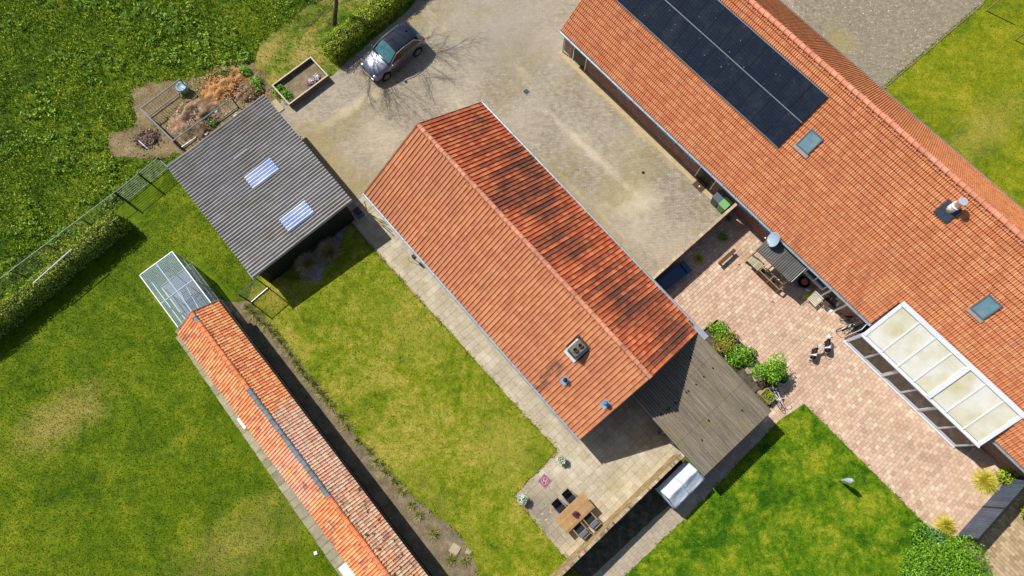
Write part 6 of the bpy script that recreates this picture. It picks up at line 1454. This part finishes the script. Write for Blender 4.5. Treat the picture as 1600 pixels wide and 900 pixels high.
for sy in (-.32, .32):
    MB().bar((-.55, sy, .3), (.25, sy, .36), .03, .04).build('frame', m_wood, dk); MB().bar((.2, sy, .34), (.62, sy, .95), .03, .04).build('back_frame', m_wood, dk)
    MB().bar((-.45, sy, .3), (-.1, sy*.98, 0), .03, .03).build('leg', m_wood, dk); MB().bar((.2, sy*.98, .34), (-.15, sy, 0), .03, .03).build('leg', m_wood, dk)
x, y = g(1289, 475, .3); sto = thing('stool', 'small dark brown folding stool on the shaded pavers beside the deck chair', 'stool', (x, y, .045), .5)
for k in range(4): MB().box(-.17+k*.088, -.095+k*.088, -.16, .16, .38, .40).build('slat', m_dwood, sto)
for sx in (-.15, .15): MB().bar((sx, -.16, 0), (sx, .16, .379), .025, .03).bar((sx, .16, 0), (sx, -.16, .379), .025, .03).build('leg', m_dwood, sto)

# bicycles
def bicycle(label, px, rot, mat, lean=0.08, z=0.045):
    x, y = g(*px); t = thing('bicycle', label, 'bicycle', (x, y, z), rot); Mx = Matrix.Rotation(lean, 4, 'X')
    for wx in (-.53, .53):
        w = MB(Mx); k = 20; r = .33
        for i in range(k):
            a = 2*pi*i/k; b = 2*pi*(i+1)/k; w.tube((wx+r*cos(a), 0, .35+r*sin(a)), (wx+r*cos(b), 0, .35+r*sin(b)), .02, n=5, cap=False)
        w_ = w.build('wheel', m_black, t); sp = MB(Mx)
        for i in range(12): a = 2*pi*i/12; sp.tube((wx, 0, .35), (wx+r*cos(a), 0, .35+r*sin(a)), .004, n=3, cap=False)
        sp.build('spokes', m_steel, w_)
    f = MB(Mx); n_ = {'h': (.36, 0, .85), 's': (-.18, 0, .82), 'b': (-.05, 0, .32), 'r': (-.53, 0, .35), 'f': (.53, 0, .35), 'h2': (.40, 0, .68)}
    for a, b in (('h', 's'), ('h2', 'b'), ('s', 'b'), ('s', 'r'), ('b', 'r'), ('h', 'f')): f.tube(n_[a], n_[b], .018, n=6)
    f.build('frame', mat, t); hb = MB(Mx); hb.tube((.34, 0, .85), (.32, 0, 1.0), .016, n=6); hb.tube((.32, -.27, 1.0), (.32, .27, 1.0), .014, n=6); hb.tube((.32, -.27, 1.0), (.2, -.28, 1.0), .016, n=6); hb.tube((.32, .27, 1.0), (.2, .28, 1.0), .016, n=6); hb.build('handlebar', mat if mat is m_white else m_steel, t)
    MB(Mx).ell((-.22, 0, .93), (.14, .07, .04), 10, 5).build('saddle', m_black, t, True); MB(Mx).tube((-.18, 0, .8), (-.2, 0, .92), .014, n=5).build('seat_post', m_steel, t)
    MB(Mx).tube((-.05, -.09, .32), (-.05, .09, .32), .08, n=10).build('crank', m_lead, t); MB(Mx).box(-.8, -.35, -.06, .06, .74, .76).build('rack', m_black, t)
x0, y0 = g(1326, 503)
bicycle('white and black bicycle leaning in the farmhouse corner by the conservatory', (1321, 508), radians(28), m_white, 0.2)
bicycle('second dark bicycle parked against the farmhouse wall behind the white one', (1331, 502), radians(-2), m_black, -0.1)
bicycle('bicycle with a white handlebar by the carport corner, its wheel casting a round shadow', (1208, 617), radians(-74), m_white, 0.05)
# calf figures
s = NT('calf hide'); nn = s.noise(1.9, 1.0, 0.4, vec=s.pos(0, (1, 1, 1), True)); cH = s.ramp(nn, [(0.30, S(238, 238, 240)), (0.32, S(24, 22, 30))]); s.n[-1].color_ramp.interpolation = 'LINEAR' if hasattr(s.n[-1], 'color_ramp') else None
sepc = s.node('ShaderNodeSeparateXYZ'); s.link(s.node('ShaderNodeTexCoord').outputs['Object'], sepc.inputs[0])
cH = s.mix(s.rng(sepc.outputs[0], 0.40, 0.43), cH, S(240, 240, 242)); cH = s.mix(s.math('MULTIPLY', s.math('LESS_THAN', s.math('ABSOLUTE', s.math('ADD', sepc.outputs[0], 0.12)), 0.035), 1.0), cH, S(238, 238, 240))
cH = s.mix(s.rng(sepc.outputs[2], 0.30, 0.27), cH, S(236, 232, 228)); m_calf = s.fin(cH, 0.6, 0, 0.3)
def calf(label, px_head, px_tail, turn, sc_):
    a = Vector(g(*px_head, .6)); b = Vector(g(*px_tail, .6)); c = (a+b)/2; ang = atan2(a.y-b.y, a.x-b.x)
    t = thing('calf_figure', label, 'calf', (c.x, c.y, .046), ang)
    J = [(-.40, 0, .58, .13), (-.25, 0, .57, .17), (0, 0, .54, .175), (.22, 0, .57, .16), (.34, 0, .66, .11), (.44, .04*turn, .78, .085), (.52, .10*turn, .84, .095), (.64, .18*turn, .80, .06), (.70, .22*turn, .77, .05)]
    E_ = [(i, i+1) for i in range(8)]
    def leg(att, x, y, hind):
        o = len(J)
        pts = [(x, y*.8, .44, .075), (x+(.05 if hind else 0), y, .30, .042), (x-(.06 if hind else -.01), y, .17, .032), (x-(.03 if hind else 0), y, .05, .028), (x+.02, y, .0, .035)]
        J.extend(pts); E_.append((att, o)); E_.extend((o+k, o+k+1) for k in range(4))
    for y in (-.11, .11): leg(1, -.30, y, True); leg(3, .24, y, False)
    m = bpy.data.meshes.new('body'); m.from_pydata([j[:3] for j in J], E_, []); o = link('body', m, t); m.materials.append(m_calf)
    sk = o.modifiers.new('skin', 'SKIN'); sk.use_smooth_shade = True
    for i, j in enumerate(J): m.skin_vertices[0].data[i].radius = (j[3], j[3])
    m.skin_vertices[0].data[2].use_root = True; o.modifiers.new('sub', 'SUBSURF').levels = 1; o.modifiers['sub'].render_levels = 2
    for sy in (-1, 1):
        MB().ell((.50+(-.02), .10*turn+sy*.12, .87), (.04, .085, .02), 8, 4).build('ear', m_black if sy*turn < 0 else m_white, t, True)
        MB().ell((.585, .145*turn+sy*.065, .86), (.014, .014, .014), 6, 4).build('eye', m_black, t, True)
        MB().tube((.49, .10*turn+sy*.045, .90), (.47, .10*turn+sy*.075, .96), .014, .004, 6).build('horn', m_wood, t)
    MB().ell((.715, .225*turn, .765), (.03, .045, .03), 8, 4).build('muzzle', plain('pink muzzle', S(206, 150, 140), 0.5), t, True)
    tl = MB(); q = [(-.45, 0, .62), (-.52, .02, .5), (-.55, .03, .32), (-.56, .02, .22)]
    for a_, b_ in zip(q[:-1], q[1:]): tl.tube(a_, b_, .018, .014, 6)
    tl.tube((-.56, .02, .24), (-.56, .02, .12), .03, .012, 6); tl.build('tail', m_black, t)
    t.scale = (sc_, sc_, sc_)
calf('black and white calf figure on the terrace, the left one with its head turned', (1276.5, 540), (1270.5, 565), -1, 0.86)
calf('black and white calf figure on the terrace, the right one nearer the conservatory', (1294.5, 526), (1294.5, 555), 0.4, 0.92)

# clutter by the carport corner
x, y = g(1219, 593); t = thing('round_pot', 'pale round glazed pot on the terrace at the foot of the big bush', 'flower pot', (x, y, .045), 0); MB().lathe([(.20, 0), (.29, .2), (.33, .36), (.34, .38), (.29, .38), (.27, .3)], n=18).build('pot', plain('pale green glaze', S(160, 180, 160), 0.3), t, True); MB().lathe([(.27, .31), (.27, .32)], n=12).build('soil', m_dark, t)
x, y = g(1196, 599); t = thing('plant_pot', 'brown empty pot among the clutter beside the big bush', 'flower pot', (x, y, .06), 0); MB().lathe([(.13, 0), (.18, .2), (.19, .22), (.15, .21)], n=14).build('pot', plain('brown pot', S(104, 74, 60), 0.7), t, True)
x, y = g(1196, 620); t = thing('wooden_crate', 'mossy wooden crate with green plants beside the carport edge', 'crate', (x, y, .06), FY.a)
for (a, b, c_, d_) in ((-.36, .36, -.30, -.27), (-.36, .36, .27, .30), (-.36, -.33, -.27, .27), (.33, .36, -.27, .27)):
    for z in (0.02, .16, .30): MB().box(a, b, c_, d_, z, z+.12).build('board', plain('mossy timber', S(168, 158, 96), 0.85, var=0.25, obj=True), t)
MB().box(-.33, .33, -.27, .27, 0, .33).build('soil', m_dark, t); C = np.stack([RNG.uniform(-.3, .3, 260), RNG.uniform(-.24, .24, 260), RNG.uniform(.34, .5, 260)], 1); link('foliage', leaf_mesh('foliage', C, .08, m_hedge2, .6), t)
x, y = g(1188, 606); tag(MB().bar((-.55, -.35, .1), (.6, .45, .35), .05, .05).build('beam', m_dwood, None, loc=(x, y, 0.02)), 'dark beam leaning out of the carport by the big bush', 'beam')
m_rock = plain('sandstone', S(168, 148, 122), 0.9, var=0.2, scale=5, obj=True)
for i, (px, r, lb) in enumerate((((1170, 580), .22, 'round brown stone at the lower end of the carport bed'), ((1182, 592), .24, 'pale flat stone between the crate and the big bush'), ((1204, 606), .2, 'tan stone beside the brown pot'), ((1186, 612), .15, 'small pale stone next to the mossy crate'))):
    x, y = g(*px); bm = bmesh.new(); bmesh.ops.create_icosphere(bm, subdivisions=2, radius=r); rr = random.Random(i)
    for v in bm.verts: v.co *= 1+rr.uniform(-.12, .12); v.co.z *= .55
    m = bpy.data.meshes.new('stone'); bm.to_mesh(m); bm.free(); m.materials.append(m_rock); tag(link('stone', m, None, (x, y, .07)), lb, 'stone')
# stone edge of the planting bed, piece by piece
be = thing('bed_edging', 'pale stone edging along the terrace side of the carport bed', 'edging', (*g(1119, 498), 0.04), 0); ox, oy = g(1119, 498)
for a, b in (((1119, 498), (1180, 556)), ((1094, 519), (1119, 498))):
    x0, y0 = g(*a); x1, y1 = g(*b); L = math.hypot(x1-x0, y1-y0); n = int(L/.32); an = atan2(y1-y0, x1-x0); me = MB().box(0, L/n-.012, -.05, .05, 0, .12).mesh('kerb_stone', m_cop)
    for i in range(n): link('kerb_stone', me, be, (x0-ox+cos(an)*L*i/n, y0-oy+sin(an)*L*i/n, random.uniform(-.01, .01)), (0, 0, an+random.uniform(-.03, .03)))
# rotary airer in its cover
x, y = g(1309.5, 750.5); ra = thing('rotary_airer', 'closed rotary airer in a pale blue white cover standing on the right lawn', 'rotary airer', (x, y, 0), 0)
MB().tube((0, 0, 0), (0, 0, 1.75), .025, n=8).build('pole', m_steel, ra); V = []; F = []; k = 16
for j, (r, z) in enumerate(((.05, .45), (.09, .8), (.13, 1.2), (.12, 1.55), (.03, 1.72))):
    for i in range(k): a = 2*pi*i/k; q = r*(1+.22*cos(a*4+j*.4)); V.append((q*cos(a), q*sin(a), z))
for j in range(4):
    for i in range(k): F.append((j*k+i, j*k+(i+1) % k, (j+1)*k+(i+1) % k, (j+1)*k+i))
mb = MB(); mb.v = V; mb.f = F; mb.build('cover', plain('airer cover', S(178, 192, 204), 0.5, var=0.15, scale=9), ra, True)
for i in range(4): a = i*pi/2+.4; MB().tube((.14*cos(a), .14*sin(a), 1.2), (.04*cos(a), .04*sin(a), 1.76), .010, n=5).build('arm', m_white, ra)
# raised bed
cn = [g(424.7, 133.3, .5), g(485.3, 88.7, .5), g(513.3, 117.3, .5), g(453.3, 162, .5)]; ang = atan2(cn[1][1]-cn[0][1], cn[1][0]-cn[0][0]); RL = math.hypot(cn[1][0]-cn[0][0], cn[1][1]-cn[0][1]); RW = math.hypot(cn[3][0]-cn[0][0], cn[3][1]-cn[0][1])
rb = thing('raised_bed', 'brown wooden raised bed with soil and a few plants beside the yard', 'raised bed', (*cn[0], 0), ang)
m_rbw = plain('raised bed timber', S(120, 102, 84), 0.8, var=0.2, obj=True)
for z in (0.0, .165, .33):
    for b in ((0, RL, -.04, 0), (0, RL, -RW, -RW+.04), (0, .04, -RW+.04, -.04), (RL-.04, RL, -RW+.04, -.04)): MB().box(b[0], b[1], b[2], b[3], z, z+.16).build('board', m_rbw, rb)
q = MB()
for b in ((-.02, RL+.02, -.06, .02), (-.02, RL+.02, -RW-.02, -RW+.06), (-.02, .06, -RW+.06, -.06), (RL-.06, RL+.02, -RW+.06, -.06)): q.box(b[0], b[1], b[2], b[3], .491, .515)
q.build('capping', plain('bleached timber', S(196, 184, 160), 0.8, var=0.1), rb); MB().box(.04, RL-.04, -RW+.04, -.04, 0, .20).build('soil', m_soil, rb)
for i, (px, r, m, lb) in enumerate((((438, 141), .3, m_conif, 'green leafy vegetable at the outer end of the raised bed, upper one'), ((448, 150), .36, m_bushg, 'green leafy vegetable at the near corner of the raised bed'), ((436, 136), .18, m_blue, 'small blue green seedling by the corner of the raised bed'))):
    bush('vegetable', lb, 'vegetable', px, r, r*.8, 420, .10, m, .2, seed=80+i)
for i, px in enumerate(((486, 126), (491, 123), (495, 120), (482, 129))):
    x, y = g(*px, .3); t = thing('pansy', 'small pink and white flower clump in the raised bed, one of the row', 'flower', (x, y, .2), 0, 'flowers in the raised bed')
    C = RNG.normal(size=(90, 3))*np.array([.09, .09, .03])+np.array([0, 0, .1]); link('petals', leaf_mesh('petals', C, .07, m_white_fl if i % 2 == 0 else blade_mat('pink petals', [(0.2, S(150, 90, 110)), (0.8, S(220, 180, 190))]), 1.2, .9), t); link('foliage', leaf_mesh('foliage', C*np.array([1.3, 1.3, .7]), .06, m_purple, .7), t)
# shed corner: planter, poles, garden tap
x, y = g(559, 331, .4); t = thing('planter_box', 'grey metal planter box between the shed and the barn', 'planter', (x, y, .02), FS.a)
for b in ((-.28, .28, -.22, -.19), (-.28, .28, .19, .22), (-.28, -.25, -.19, .19), (.25, .28, -.19, .19)): MB().box(b[0], b[1], b[2], b[3], 0, .42).build('side', m_lead, t)
MB().box(-.25, .25, -.19, .19, 0, .3).build('soil', m_dark, t)
for (a, za, b, zb, lb) in (((569, 314), 1.6, (574, 330), .3, 'pale pole leaning by the barn corner, the steep one'), ((574, 330), .3, (593, 342), 1.0, 'long yellow pole leaning against the barn wall'), ((586, 342), .1, (599, 352), .9, 'short yellow pole leaning against the barn wall'), ((573, 331), .5, (581, 324), 1.4, 'pale stick crossing the poles at the barn corner')):
    x0, y0 = g(*a, za); x1, y1 = g(*b, zb); tag(MB().tube((x0, y0, za), (x1, y1, zb), .025, n=6).build('pole', plain('pale pole', S(196, 176, 120), 0.7)), lb, 'pole')
x, y = g(647, 402, .6); t = thing('garden_tap', 'dark lantern on a small bracket against the barn garden wall', 'lantern', (x, y, .04), F1.a)
MB().box(-.12, .12, -.1, .1, .5, .8).build('lantern', m_black, t, bevel=.02); MB().tube((0, -.1, .6), (-.3, -.35, .1), .015, n=5).tube((-.3, -.35, .1), (-.4, -.2, .05), .015, n=5).build('bracket', m_wood, t); MB().tube((0, 0, 0), (0, 0, .5), .025, n=6).build('stem', m_black, t)
# covered furniture at the farmhouse corner
cf = thing('covered_furniture', 'garden furniture under a black cover at the farmhouse corner behind the conservatory', 'cover', h2(16.5, 20.9), F2.a)
V = []; F = []; k = 10
for j in range(k+1):
    for i in range(k+1):
        x = -1+2*i/k; y = -1+2*j/k; e = max(abs(x), abs(y)); z = .85*(1-max(0, e-.75)*3.8)+random.uniform(-.03, .03); V.append((x*.75, y*.85, max(.05, z)))
for j in range(k):
    for i in range(k): a = j*(k+1)+i; F.append((a, a+1, a+k+2, a+k+1))
mb = MB(); mb.v = V; mb.f = F; mb.build('cover_sheet', m_blackplastic, cf, True); MB().box(-.6, .6, -.7, .7, .03, .6).build('frame', m_black, cf)
